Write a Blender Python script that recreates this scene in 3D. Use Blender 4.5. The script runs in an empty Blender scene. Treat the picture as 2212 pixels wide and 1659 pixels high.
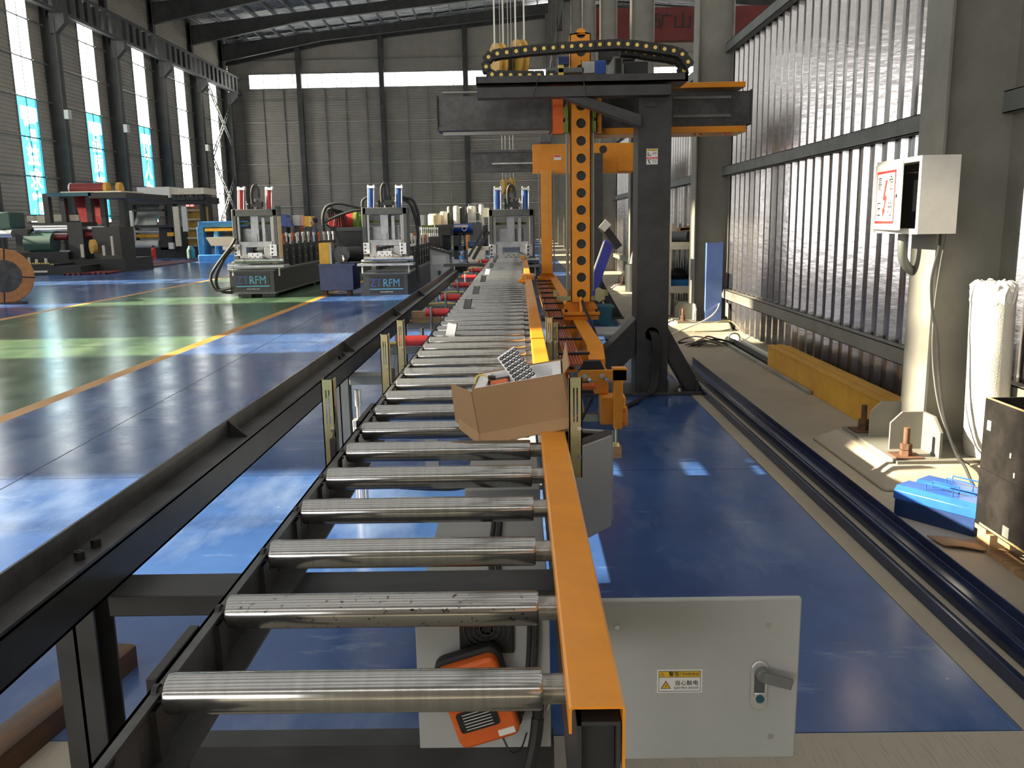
import bpy, bmesh, math, random
from mathutils import Vector, Matrix
from mathutils.bvhtree import BVHTree
random.seed(7)
sc = bpy.context.scene
C = bpy.context.scene.collection
PI = math.pi
# ------------------------------------------------------------------ camera
F, CX, CY, HC = 1850.0, 1106.0, 829.5, 1.58
yv = Vector((1121 - CX, 479 - CY, F)).normalized()
kk = -(yv.x - 0.0155 * yv.y) / yv.z
xv = Vector((1, -0.0155, kk)).normalized()
zv = xv.cross(yv)
CAMP = Vector((0, 0, HC))
rt = Vector((xv.x, yv.x, zv.x)); dn = Vector((xv.y, yv.y, zv.y)); fw = Vector((xv.z, yv.z, zv.z))
cam = bpy.data.cameras.new('camera')
cam.sensor_fit = 'HORIZONTAL'; cam.sensor_width = 36.0; cam.lens = F / 2212 * 36.0
cam.clip_start = 0.05; cam.clip_end = 400
camo = bpy.data.objects.new('camera', cam); C.objects.link(camo)
camo.matrix_world = Matrix(((rt.x, -dn.x, -fw.x, 0), (rt.y, -dn.y, -fw.y, 0), (rt.z, -dn.z, -fw.z, HC), (0, 0, 0, 1)))
sc.camera = camo
def at(x, y, Y):
    """world point at depth Y seen at photo pixel (x, y): modelling aid for measured sizes"""
    d = rt * (x - CX) + dn * (y - CY) + fw * F
    return CAMP + d * (Y / d.y)
# ------------------------------------------------------------------ light
sc.view_settings.view_transform = 'Standard'; sc.view_settings.look = 'None'
sc.view_settings.gamma = 1.0; sc.view_settings.use_curve_mapping = False
sc.view_settings.exposure = 0.0
try:
    sc.cycles.max_bounces = 8; sc.cycles.diffuse_bounces = 4; sc.cycles.glossy_bounces = 4
    sc.cycles.transparent_max_bounces = 12; sc.cycles.transmission_bounces = 4
    sc.cycles.sample_clamp_indirect = 6.0; sc.cycles.caustics_reflective = False; sc.cycles.caustics_refractive = False
    sc.cycles.use_denoising = True; sc.cycles.use_adaptive_sampling = True; sc.cycles.adaptive_threshold = 0.03
except Exception:
    pass
w = bpy.data.worlds.new('sky'); sc.world = w; w.use_nodes = True
bg = w.node_tree.nodes['Background']
bg.inputs['Color'].default_value = (1.0, 0.972, 0.93, 1); bg.inputs['Strength'].default_value = 7.0
sl = bpy.data.lights.new('sun', 'SUN'); sl.energy = 34.0; sl.angle = 0.009; sl.color = (1.0, 0.84, 0.62)
so = bpy.data.objects.new('sun', sl); C.objects.link(so); so.location = (-40, 0, 30)
sd = Vector((1.0, 0.035, -math.tan(math.radians(22.5)))).normalized()
so.rotation_euler = sd.to_track_quat('-Z', 'Y').to_euler()
# ------------------------------------------------------------------ mesh helpers
class MB:
    def __init__(s): s.v = []; s.f = []
    def add(s, vs, fs):
        b = len(s.v); s.v += [tuple(p) for p in vs]; s.f += [tuple(i + b for i in f) for f in fs]; return s
    def box(s, x0, x1, y0, y1, z0, z1):
        return s.add([(x, y, z) for x in (x0, x1) for y in (y0, y1) for z in (z0, z1)],
                     [(0, 1, 3, 2), (4, 6, 7, 5), (0, 4, 5, 1), (2, 3, 7, 6), (0, 2, 6, 4), (1, 5, 7, 3)])
    def cb(s, c, d, m=None):
        """box of size d centred at c, turned by the 3x3 m"""
        vs = [Vector((x * d[0] / 2, y * d[1] / 2, z * d[2] / 2)) for x in (-1, 1) for y in (-1, 1) for z in (-1, 1)]
        if m is not None: vs = [m @ p for p in vs]
        c = Vector(c)
        return s.add([p + c for p in vs], [(0, 1, 3, 2), (4, 6, 7, 5), (0, 4, 5, 1), (2, 3, 7, 6), (0, 2, 6, 4), (1, 5, 7, 3)])
    def bar(s, a, b, w, h, up=(0, 0, 1)):
        """rectangular bar from a to b, w across, h along up"""
        a = Vector(a); b = Vector(b); d = (b - a); L = d.length; d.normalize(); u = Vector(up)
        r = d.cross(u)
        if r.length < 1e-5: r = d.cross(Vector((1, 0, 0)))
        r.normalize(); u = r.cross(d)
        return s.cb((a + b) / 2, (w, L, h), Matrix((r, d, u)).transposed())
    def cyl(s, a, b, r, n=16, r2=None, caps=True):
        a = Vector(a); b = Vector(b); d = (b - a).normalized(); r2 = r if r2 is None else r2
        t = Vector((0, 0, 1)) if abs(d.z) < .9 else Vector((1, 0, 0)); u = d.cross(t).normalized(); w_ = d.cross(u)
        k = len(s.v)
        for p, q in ((a, r), (b, r2)):
            for i in range(n):
                an = 2 * PI * i / n; s.v.append(tuple(p + (u * math.cos(an) + w_ * math.sin(an)) * q))
        s.f += [(k + i, k + (i + 1) % n, k + n + (i + 1) % n, k + n + i) for i in range(n)]
        if caps: s.f += [tuple(range(k + n - 1, k - 1, -1)), tuple(range(k + n, k + 2 * n))]
        return s
    def lathe(s, a, ax, prof, n=20):
        """prof: (distance along ax, radius) list turned about ax from a"""
        a = Vector(a); d = Vector(ax).normalized(); t = Vector((0, 0, 1)) if abs(d.z) < .9 else Vector((1, 0, 0))
        u = d.cross(t).normalized(); w_ = d.cross(u); k = len(s.v)
        for h, r in prof:
            for i in range(n):
                an = 2 * PI * i / n; s.v.append(tuple(a + d * h + (u * math.cos(an) + w_ * math.sin(an)) * r))
        for j in range(len(prof) - 1):
            s.f += [(k + j * n + i, k + j * n + (i + 1) % n, k + (j + 1) * n + (i + 1) % n, k + (j + 1) * n + i) for i in range(n)]
        if prof[0][1] > 1e-6: s.f.append(tuple(range(k + n - 1, k - 1, -1)))
        if prof[-1][1] > 1e-6: s.f.append(tuple(range(k + (len(prof) - 1) * n, k + len(prof) * n)))
        return s
    def tube(s, pts, r, n=8, closed=False):
        pts = [Vector(p) for p in pts]; k = len(s.v); u = None
        for i, p in enumerate(pts):
            d = (pts[min(i + 1, len(pts) - 1)] - pts[max(i - 1, 0)]).normalized()
            if u is None:
                t = Vector((0, 0, 1)) if abs(d.z) < .9 else Vector((1, 0, 0)); u = d.cross(t).normalized()
            else:
                u = (u - d * u.dot(d)).normalized()
            w_ = d.cross(u)
            for j in range(n):
                an = 2 * PI * j / n; s.v.append(tuple(p + (u * math.cos(an) + w_ * math.sin(an)) * r))
        m = len(pts)
        for i in range(m - 1):
            s.f += [(k + i * n + j, k + i * n + (j + 1) % n, k + (i + 1) * n + (j + 1) % n, k + (i + 1) * n + j) for j in range(n)]
        s.f += [tuple(range(k + n - 1, k - 1, -1)), tuple(range(k + (m - 1) * n, k + m * n))]
        return s
    def prism(s, poly, ax, a, b):
        n = len(poly)
        def P(q, t):
            return (t, q[0], q[1]) if ax == 'x' else (q[0], t, q[1]) if ax == 'y' else (q[0], q[1], t)
        k = len(s.v); s.v += [P(q, a) for q in poly] + [P(q, b) for q in poly]
        s.f += [tuple(range(k, k + n)), tuple(range(k + 2 * n - 1, k + n - 1, -1))]
        s.f += [(k + i, k + n + i, k + n + (i + 1) % n, k + (i + 1) % n) for i in range(n)]
        return s
    def strip(s, prof, ax, a, b):
        """open profile swept from a to b (a sheet)"""
        def P(q, t):
            return (t, q[0], q[1]) if ax == 'x' else (q[0], t, q[1]) if ax == 'y' else (q[0], q[1], t)
        n = len(prof); k = len(s.v); s.v += [P(q, a) for q in prof] + [P(q, b) for q in prof]
        s.f += [(k + i, k + i + 1, k + n + i + 1, k + n + i) for i in range(n - 1)]
        return s
    def pr(s, x0, y0, x1, y1, Y, d):
        """box whose front face covers photo pixels x0..x1, y0..y1 at depth Y, d deep"""
        cx, cy = (x0 + x1) / 2, (y0 + y1) / 2
        return s.box(at(x0, cy, Y).x, at(x1, cy, Y).x, Y, Y + d, at(cx, y1, Y).z, at(cx, y0, Y).z)
    def hole_plate(s, x0, x1, y0, y1, cells, n=16):
        """plate in the XZ plane, y0..y1 thick; cells = (z0, z1, hole centre x, z, radius or 0)"""
        for z0, z1, cx, cz, r in cells:
            if r <= 0: s.box(x0, x1, y0, y1, z0, z1); continue
            k = len(s.v); o = []
            for i in range(n):
                a = 2 * PI * (i + .5) / n; c, q = math.cos(a), math.sin(a)
                t = min(((x1 - cx) / c if c > 0 else (x0 - cx) / c), ((z1 - cz) / q if q > 0 else (z0 - cz) / q))
                o.append((cx + c * t, cz + q * t, cx + c * r, cz + q * r))
            for y in (y0, y1):
                for a in o: s.v.append((a[0], y, a[1]))
                for a in o: s.v.append((a[2], y, a[3]))
            cor = {}
            for i in range(n):
                a, b = o[i], o[(i + 1) % n]
                if abs(a[0] - b[0]) > 1e-7 and abs(a[1] - b[1]) > 1e-7:
                    cx_ = x1 if max(a[0], b[0]) > x1 - 1e-6 else x0; cz_ = z1 if max(a[1], b[1]) > z1 - 1e-6 else z0
                    cor[i] = len(s.v); s.v += [(cx_, y0, cz_), (cx_, y1, cz_)]
            for i in range(n):
                j = (i + 1) % n; c = cor.get(i)
                f1 = (k + i, k + j, k + n + j, k + n + i) if c is None else (k + i, c, k + j, k + n + j, k + n + i)
                f2 = (k + 2 * n + i, k + 3 * n + i, k + 3 * n + j, k + 2 * n + j) if c is None else (k + 2 * n + i, k + 3 * n + i, k + 3 * n + j, k + 2 * n + j, c + 1)
                s.f += [f1, f2, (k + n + i, k + n + j, k + 3 * n + j, k + 3 * n + i)]
                s.f += [(k + i, k + 2 * n + i, k + 2 * n + j, k + j)] if c is None else [(k + i, k + 2 * n + i, c + 1, c), (c, c + 1, k + 2 * n + j, k + j)]
        return s
    def mesh(s, name, mat, smooth=True, fix=True):
        me = bpy.data.meshes.new(name); me.from_pydata(s.v, [], s.f)
        if fix:
            b = bmesh.new(); b.from_mesh(me); bmesh.ops.recalc_face_normals(b, faces=b.faces[:]); b.to_mesh(me); b.free()
        if smooth:
            me.polygons.foreach_set('use_smooth', [True] * len(me.polygons)); me.set_sharp_from_angle(angle=0.6)
        if mat is not None: me.materials.append(M[mat] if isinstance(mat, str) else mat)
        me.update(); return me
    def build(s, name, mat, parent=None, bevel=0, smooth=True, fix=True, label=None):
        return link(name, s.mesh(name, mat, smooth, fix), parent, bevel, label)
def link(name, me, parent=None, bevel=0, label=None):
    o = bpy.data.objects.new(name, me); C.objects.link(o)
    if parent is not None: adopt(o, parent)
    if bevel:
        m = o.modifiers.new('bevel', 'BEVEL'); m.width = bevel; m.segments = 2; m.limit_method = 'ANGLE'; m.angle_limit = .7
    if label: o['label'] = label
    return o
def adopt(o, parent):
    l = parent.get('_p'); o.parent = parent
    if l is not None: o.matrix_parent_inverse = Matrix.Translation(-Vector(l))
def tag(o, label, cat, group=None):
    o['label'] = label; o['category'] = cat
    if group: o['group'] = group
    return o
def thing(name, label, cat, loc=(0, 0, 0), group=None):
    o = bpy.data.objects.new(name, None); C.objects.link(o); o.location = loc; o['_p'] = list(loc); o.empty_display_size = .1
    return tag(o, label, cat, group)
def struct(o): o['kind'] = 'structure'; return o
def dup(o, parent=None, d=(0, 0, 0)):
    c = o.copy(); C.objects.link(c); c.location = o.location + Vector(d)
    if parent is not None: c.parent = parent
    for ch in o.children:
        dup(ch, c)
    return c
def catmull(pts, n=6):
    pts = [Vector(p) for p in pts]; out = []
    P = [2 * pts[0] - pts[1]] + pts + [2 * pts[-1] - pts[-2]]
    for i in range(1, len(P) - 2):
        a, b, c, d = P[i - 1:i + 3]
        for j in range(n):
            t = j / n
            out.append(.5 * ((2 * b) + (c - a) * t + (2 * a - 5 * b + 4 * c - d) * t * t + (3 * b - a - 3 * c + d) * t ** 3))
    out.append(pts[-1]); return out
def text(body, size, mat, loc, parent, right=(1, 0, 0), up=(0, 0, 1), name='lettering', extrude=.0004, align='CENTER', sx=1.0, bold=0.0):
    cu = bpy.data.curves.new('txt', 'FONT'); cu.body = body; cu.size = size; cu.align_x = align; cu.align_y = 'CENTER'
    cu.extrude = extrude; cu.resolution_u = 2; cu.offset = bold
    t = bpy.data.objects.new('txt', cu); C.objects.link(t); bpy.context.view_layer.update()
    me = bpy.data.meshes.new_from_object(t.evaluated_get(bpy.context.evaluated_depsgraph_get()))
    bpy.data.objects.remove(t); me.materials.clear(); me.materials.append(M[mat])
    r = Vector(right).normalized(); u = Vector(up).normalized(); n = r.cross(u)
    m = Matrix(((r.x * sx, u.x, n.x, loc[0]), (r.y * sx, u.y, n.y, loc[1]), (r.z * sx, u.z, n.z, loc[2]), (0, 0, 0, 1)))
    me.transform(m); me.name = name
    return link(name, me, parent)
# ------------------------------------------------------------------ materials
M = {}
def mat(name, col, rough=.5, metal=0., var=0., scale=8., bump=0., bscale=40., col2=None, lo=.4, hi=.65, coat=0., stretch=None, spec=None):
    m = bpy.data.materials.new(name); m.use_nodes = True; nt = m.node_tree; b = nt.nodes['Principled BSDF']
    b.inputs['Base Color'].default_value = (*col, 1); b.inputs['Roughness'].default_value = rough; b.inputs['Metallic'].default_value = metal
    if coat: b.inputs['Coat Weight'].default_value = coat; b.inputs['Coat Roughness'].default_value = .15
    if spec is not None: b.inputs['Specular IOR Level'].default_value = spec
    tc = nt.nodes.new('ShaderNodeTexCoord'); vec = tc.outputs['Object']
    if stretch:
        mp = nt.nodes.new('ShaderNodeMapping'); mp.inputs['Scale'].default_value = stretch; nt.links.new(vec, mp.inputs['Vector']); vec = mp.outputs['Vector']
    if var or col2:
        n = nt.nodes.new('ShaderNodeTexNoise'); n.inputs['Scale'].default_value = scale; n.inputs['Detail'].default_value = 6; n.inputs['Roughness'].default_value = .65
        nt.links.new(vec, n.inputs['Vector'])
        r = nt.nodes.new('ShaderNodeValToRGB'); r.color_ramp.elements[0].position = lo; r.color_ramp.elements[1].position = hi
        c2 = col2 or tuple(min(1, c * (1 + var)) for c in col); c1 = col if col2 else tuple(c * (1 - var) for c in col)
        r.color_ramp.elements[0].color = (*c1, 1); r.color_ramp.elements[1].color = (*c2, 1)
        nt.links.new(n.outputs['Fac'], r.inputs['Fac']); nt.links.new(r.outputs['Color'], b.inputs['Base Color'])
    if bump:
        n2 = nt.nodes.new('ShaderNodeTexNoise'); n2.inputs['Scale'].default_value = bscale; n2.inputs['Detail'].default_value = 4
        nt.links.new(vec, n2.inputs['Vector']); bp = nt.nodes.new('ShaderNodeBump'); bp.inputs['Strength'].default_value = bump; bp.inputs['Distance'].default_value = .02
        nt.links.new(n2.outputs['Fac'], bp.inputs['Height']); nt.links.new(bp.outputs['Normal'], b.inputs['Normal'])
    M[name] = m; return m
mat('dark_paint', (.036, .037, .039), .42, var=.25, scale=5)
mat('dark_steel', (.075, .076, .078), .38, .25, var=.35, scale=6, bump=.05)
mat('black', (.012, .012, .013), .45); mat('black_rubber', (.018, .018, .019), .6, var=.3)
mat('column_paint', (.20, .195, .172), .55, var=.10, scale=3)
mat('beam_grey', (.15, .16, .155), .5, var=.15, scale=4)
mat('shed_steel', (.075, .075, .072), .55, var=.2, scale=1.2)
mat('orange', (.78, .285, .012), .38, var=.06, scale=9, coat=.25)
mat('orange_red', (.72, .135, .02), .42, var=.1); mat('red_paint', (.62, .035, .03), .4, var=.1)
mat('crane_red', (.12, .012, .012), .5, var=.15, scale=1)
mat('roller', (.37, .37, .365), .16, .90, var=.10, scale=9, stretch=(7, .5, .5))
mat('journal', (.30, .285, .265), .25, .9, var=.35, scale=20)
mat('rail_steel', (.22, .22, .215), .35, .85); mat('steel', (.42, .42, .42), .34, .85, var=.2, scale=10); mat('plate_steel', (.42, .43, .44), .45, .55, var=.15, scale=7)
mat('alu', (.72, .72, .72), .32, .7); mat('chrome', (.8, .8, .8), .12, 1.)
mat('zinc', (.50, .44, .26), .32, .8, col2=(.34, .38, .24), scale=7)
mat('cabinet', (.42, .435, .425), .45, var=.04, scale=3); mat('white_paint', (.78, .76, .70), .5, var=.04)
mat('cream', (.72, .66, .52), .5, var=.08); mat('grey_box', (.62, .62, .60), .5)
mat('cardboard', (.37, .225, .115), .8, var=.06, scale=3, bump=.03); mat('paper', (.82, .82, .85), .6); mat('foam', (.80, .80, .82), .7, bump=.1, bscale=90)
mat('brown_hose', (.42, .105, .04), .45, var=.12); mat('pvc_yellow', (.75, .62, .2), .45); mat('yellow', (.80, .42, .03), .45, var=.12)
mat('blue_paint', (.022, .07, .30), .35, var=.15); mat('blue_bright', (.02, .105, .44), .32, var=.1); mat('sky_blue', (.035, .22, .55), .45, var=.12)
mat('navy', (.012, .035, .13), .4, var=.2); mat('teal', (.015, .10, .14), .45, var=.15); mat('navy_channel', (.018, .03, .08), .22, .3, var=.25, scale=4)
mat('blue_sheet', (.12, .20, .52), .25, .2, var=.1, scale=2); mat('violet_blue', (.06, .07, .42), .3)
mat('yellow_beam', (.70, .38, .04), .5, col2=(.55, .28, .03), scale=2.5, bump=.03)
mat('rust_steel', (.060, .043, .034), .6, .2, col2=(.15, .070, .030), scale=5, stretch=(3, .8, 3)); mat('rust', (.13, .062, .035), .8, var=.3)
mat('ply_black', (.014, .012, .011), .6, var=.5, scale=5, spec=.25); mat('wood', (.42, .26, .13), .7, var=.25, scale=6, stretch=(1, 6, 6))
mat('bubble', (.62, .60, .55), .3, bump=.35, bscale=160); mat('film', (.75, .73, .68), .18, bump=.5, bscale=22)
mat('maroon', (.17, .014, .018), .35, var=.15); mat('coil_edge', (.42, .19, .085), .38, .6, col2=(.62, .30, .12), scale=3)
mat('brass_yellow', (.85, .62, .14), .4); mat('sheave', (.55, .33, .06), .5, var=.15); mat('galv', (.33, .345, .33), .4, .5, var=.18, scale=3)
mat('green_motor', (.035, .09, .075), .5); mat('green', (.16, .24, .03), .5, var=.2); mat('skin', (.35, .19, .13), .6); mat('shirt', (.08, .08, .12), .8); mat('hair', (.01, .01, .01), .6)
mat('bag_white', (.75, .70, .60), .6, var=.1); mat('bag_dark', (.05, .055, .05), .5, var=.3); mat('wrap_cream', (.80, .66, .42), .5, var=.1)
mat('sign_red', (.70, .03, .03), .5); mat('sign_yellow', (.78, .50, .04), .5); mat('cyan_ink', (.10, .42, .62), .4); mat('blue_ink', (.03, .07, .30), .4)
mat('steel_pitted', (.36, .36, .35), .18, .92, col2=(.03, .028, .025), scale=70, lo=.60, hi=.66)
mat('chip', (.62, .55, .45), .8); mat('machine_grey', (.10, .105, .105), .5, var=.12); mat('machine_black', (.018, .02, .021), .45, var=.2)
mat('wire_galv', (.55, .55, .5), .4, .6); mat('cable_white', (.6, .56, .48), .6); mat('label_white', (.8, .8, .78), .5)
def glass_like(name, col, gl=.06):
    m = bpy.data.materials.new(name); m.use_nodes = True; nt = m.node_tree; nt.nodes.clear()
    o = nt.nodes.new('ShaderNodeOutputMaterial'); t = nt.nodes.new('ShaderNodeBsdfTransparent'); t.inputs['Color'].default_value = (*col, 1)
    g = nt.nodes.new('ShaderNodeBsdfGlossy'); g.inputs['Roughness'].default_value = .05
    x = nt.nodes.new('ShaderNodeMixShader'); x.inputs['Fac'].default_value = gl
    nt.links.new(t.outputs[0], x.inputs[1]); nt.links.new(g.outputs[0], x.inputs[2]); nt.links.new(x.outputs[0], o.inputs['Surface']); M[name] = m
glass_like('pane', (.96, .98, .97)); glass_like('added_roof_pane', (.15, .15, .145), .03); glass_like('banner', (.06, .42, .60)); glass_like('banner_light', (.22, .62, .76)); glass_like('banner_red', (.62, .30, .30)); glass_like('pet', (.85, .93, .98), .15)
# ------------------------------------------------------------------ floor
def floor_mat(name, base, dark, scuff, rough=.17, chips=True, lines=None):
    m = bpy.data.materials.new(name); m.use_nodes = True; nt = m.node_tree; b = nt.nodes['Principled BSDF']; L = nt.links.new
    tc = nt.nodes.new('ShaderNodeTexCoord')
    def noise(sc_, det=6, r=.6, st=None):
        v = tc.outputs['Object']
        if st:
            mp = nt.nodes.new('ShaderNodeMapping'); mp.inputs['Scale'].default_value = st[:3]
            if len(st) > 3: mp.inputs['Rotation'].default_value = (0, 0, st[3])
            L(v, mp.inputs['Vector']); v = mp.outputs['Vector']
        n = nt.nodes.new('ShaderNodeTexNoise'); n.inputs['Scale'].default_value = sc_; n.inputs['Detail'].default_value = det; n.inputs['Roughness'].default_value = r
        L(v, n.inputs['Vector']); return n.outputs['Fac']
    def ramp(f, a, c):
        r = nt.nodes.new('ShaderNodeMapRange'); r.inputs['From Min'].default_value = a; r.inputs['From Max'].default_value = c; r.clamp = True
        L(f, r.inputs['Value']); return r.outputs['Result']
    def mix(f, a, c):
        x = nt.nodes.new('ShaderNodeMix'); x.data_type = 'RGBA'; L(f, x.inputs['Factor'])
        for s_, q in (('A', a), ('B', c)):
            i = [k for k in x.inputs if k.name == s_ and k.type == 'RGBA'][0]
            if isinstance(q, tuple): i.default_value = (*q, 1)
            else: L(q, i)
        return [k for k in x.outputs if k.type == 'RGBA'][0]
    c = mix(ramp(noise(1.1), .35, .68), dark, base)
    c = mix(ramp(noise(1.4, 7, .6, (1, .4, 1, .5)), .50, .82), c, scuff); c = mix(ramp(noise(3.5, 8, .7, (.4, 1.3, 1, .2)), .60, .78), c, scuff)
    f2 = ramp(noise(9, 3, .5, (1.0, .12, 1, .9)), .70, .78); c = mix(f2, c, scuff)
    f3 = ramp(noise(7, 3, .5, (.13, 1.0, 1, .35)), .71, .79); c = mix(f3, c, scuff)
    if chips: c = mix(ramp(noise(14, 4, .55), .745, .765), c, (.55, .52, .46))
    L(c, b.inputs['Base Color'])
    rr = nt.nodes.new('ShaderNodeMapRange'); rr.inputs['To Min'].default_value = rough * .7; rr.inputs['To Max'].default_value = rough * 1.7
    L(noise(2.2, 5), rr.inputs['Value']); L(rr.outputs['Result'], b.inputs['Roughness'])
    bp = nt.nodes.new('ShaderNodeBump'); bp.inputs['Strength'].default_value = .07; bp.inputs['Distance'].default_value = .03
    L(noise(1.3, 5, .55, (.5, 1.6, 1)), bp.inputs['Height']); L(bp.outputs['Normal'], b.inputs['Normal'])
    M[name] = m
floor_mat('epoxy_blue', (.042, .112, .32), (.028, .074, .235), (.22, .30, .47))
floor_mat('epoxy_green', (.10, .185, .105), (.065, .13, .075), (.20, .28, .17))
floor_mat('line_paint', (.62, .30, .05), (.45, .21, .035), (.70, .42, .14), .35)
floor_mat('concrete', (.40, .35, .27), (.31, .27, .21), (.46, .41, .33), .62, False)
def brushed():
    m = bpy.data.materials.new('brushed_concrete'); m.use_nodes = True; nt = m.node_tree; b = nt.nodes['Principled BSDF']; L = nt.links.new
    b.inputs['Base Color'].default_value = (.40, .365, .30, 1); b.inputs['Roughness'].default_value = .85
    tc = nt.nodes.new('ShaderNodeTexCoord'); hs = []
    for ang in (.9, -.25):
        mp = nt.nodes.new('ShaderNodeMapping'); mp.inputs['Rotation'].default_value = (0, 0, ang); mp.inputs['Scale'].default_value = (1, .045, 1)
        L(tc.outputs['Object'], mp.inputs['Vector']); n = nt.nodes.new('ShaderNodeTexNoise'); n.inputs['Scale'].default_value = 150; n.inputs['Detail'].default_value = 2
        L(mp.outputs['Vector'], n.inputs['Vector']); r = nt.nodes.new('ShaderNodeMapRange'); r.inputs['From Min'].default_value = .62; r.inputs['From Max'].default_value = .72
        L(n.outputs['Fac'], r.inputs['Value']); hs.append(r.outputs['Result'])
    a = nt.nodes.new('ShaderNodeMath'); a.operation = 'MAXIMUM'; L(hs[0], a.inputs[0]); L(hs[1], a.inputs[1])
    bp = nt.nodes.new('ShaderNodeBump'); bp.inputs['Strength'].default_value = .45; bp.inputs['Distance'].default_value = .012; bp.invert = True
    L(a.outputs[0], bp.inputs['Height']); L(bp.outputs['Normal'], b.inputs['Normal']); M['brushed_concrete'] = m
brushed()
FAR, BACK, XL, XR2 = 81.0, -20.0, -26.1, 30.0
def slab(x0, x1, y0, y1, m, z=0.0):
    return struct(MB().box(x0, x1, y0, y1, z - .12, z).build('floor', m))
slab(-4.36, 1.54, 2.43, 5.30, 'epoxy_blue'); slab(-4.36, 1.54, 5.306, FAR, 'epoxy_blue')
slab(-4.53, -4.36, 2.43, FAR, 'line_paint'); slab(-9.33, -4.53, 2.43, FAR, 'epoxy_green')
slab(-9.50, -9.33, 2.43, FAR, 'line_paint'); slab(XL, -9.50, 2.43, FAR, 'epoxy_blue')
slab(1.545, 3.05, 2.43, FAR, 'concrete'); slab(XL, 3.05, BACK, 2.425, 'brushed_concrete'); slab(3.05, XR2, BACK, FAR, 'concrete')
g = MB(); g.add([(-3.155, 2.43, .0012), (-3.149, 2.43, .0012), (-3.775, 19.6, .0012), (-3.781, 19.6, .0012)], [(0, 1, 2, 3)])
struct(g.build('floor_joint', 'black'))
mat('sub_floor', (.03, .03, .03), .9)
struct(MB().box(XL, XR2, BACK, FAR, -.3, -.125).build('floor_base', 'sub_floor'))
# ------------------------------------------------------------------ left wall with tall windows
mat('clad', (.42, .39, .33), .6, var=.08, scale=.6)
WW, WZ0, WZ1 = .98, 1.98, 13.86
WC = [3.58 + 7.29 * k for k in range(-3, 11)]
COLS = [6.0 + 7.3 * k for k in range(-3, 11)]
EAVE, SLOPE = 17.5, .10
def roof_z(x): return EAVE + SLOPE * (x - XL)
def ribs(z0, z1, x, d=.035, p=.22):
    prof = []; z = z0
    while z < z1 - 1e-6:
        e = min(z + p, z1); q = (e - z)
        prof += [(x, z), (x, z + q * .55), (x - d, z + q * .70), (x - d, z + q * .88)]; z = e
    prof.append((x, z1)); return prof
wl = MB(); edges = [BACK] + [e for c in WC for e in (c - WW, c + WW)] + [FAR]
for i in range(0, len(edges), 2): wl.strip(ribs(0, EAVE + .2, XL), 'y', edges[i], edges[i + 1])
for c in WC:
    wl.strip(ribs(0, WZ0, XL), 'y', c - WW, c + WW); wl.strip(ribs(WZ1, EAVE + .2, XL), 'y', c - WW, c + WW)
wallL = struct(wl.build('wall_left', 'clad', fix=False))
for z in (2.38, 4.43, 6.48, 8.53, 10.58, 12.63, 15.2):
    for i in range(0, len(edges), 2):
        if edges[i + 1] > 30: MB().box(XL + .01, XL + .13, edges[i], edges[i + 1], z - .035, z + .035).build('girt', 'galv', wallL)
for y in COLS:
    m = MB()
    m.box(XL + .02, -25.3, y - .02, y + .02, 0, 13.0); m.box(-25.34, -25.3, y - .24, y + .24, 0, 13.0); m.box(XL + .02, XL + .06, y - .24, y + .24, 0, EAVE)
    m.prism([(-25.3, 12.2), (-24.75, 12.75), (-24.75, 13.25), (-25.6, 13.25), (-25.6, 12.2)], 'y', y - .2, y + .2)
    m.box(XL + .02, -25.75, y - .02, y + .02, 13.0, EAVE); m.box(-25.79, -25.75, y - .2, y + .2, 13.0, EAVE)
    m.build('column', 'shed_steel', wallL)
# crane runway: open girder with posts
m = MB(); m.box(-25.2, -24.95, BACK, FAR, 13.25, 13.42); m.box(-25.2, -24.95, BACK, FAR, 14.55, 14.75); m.box(-25.3, -25.26, BACK, FAR, 13.25, 13.32)
m.build('runway_girder', 'shed_steel', wallL)
pm = MB().box(-25.18, -24.97, -.22, .22, 13.42, 14.55).mesh('post', 'shed_steel')
for k in range(34):
    o = link('girder_post', pm, wallL); o.location = (0, 47.2 + k * .99, 0)
# ladder bracing of the end bay
def ladder(a, b, parent):
    a = Vector(a); b = Vector(b); d = (b - a); n = int(d.length / .55); off = Vector((0, 0, .22)).cross(d).normalized() * .0
    m = MB(); up = Vector((1, 0, 0)).cross(d).normalized() * .17
    m.bar(a + up, b + up, .06, .06); m.bar(a - up, b - up, .06, .06)
    for i in range(1, n): p = a + d * (i / n); m.bar(p - up, p + up, .045, .045, (1, 0, 0))
    m.build('lattice_brace', 'galv', parent)
for z0, z1 in ((1.0, 7.2), (7.2, 13.2)):
    ladder((-25.55, 73.6, z0), (-25.55, 80.6, z1), wallL); ladder((-25.45, 80.6, z0), (-25.45, 73.6, z1), wallL)
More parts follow.
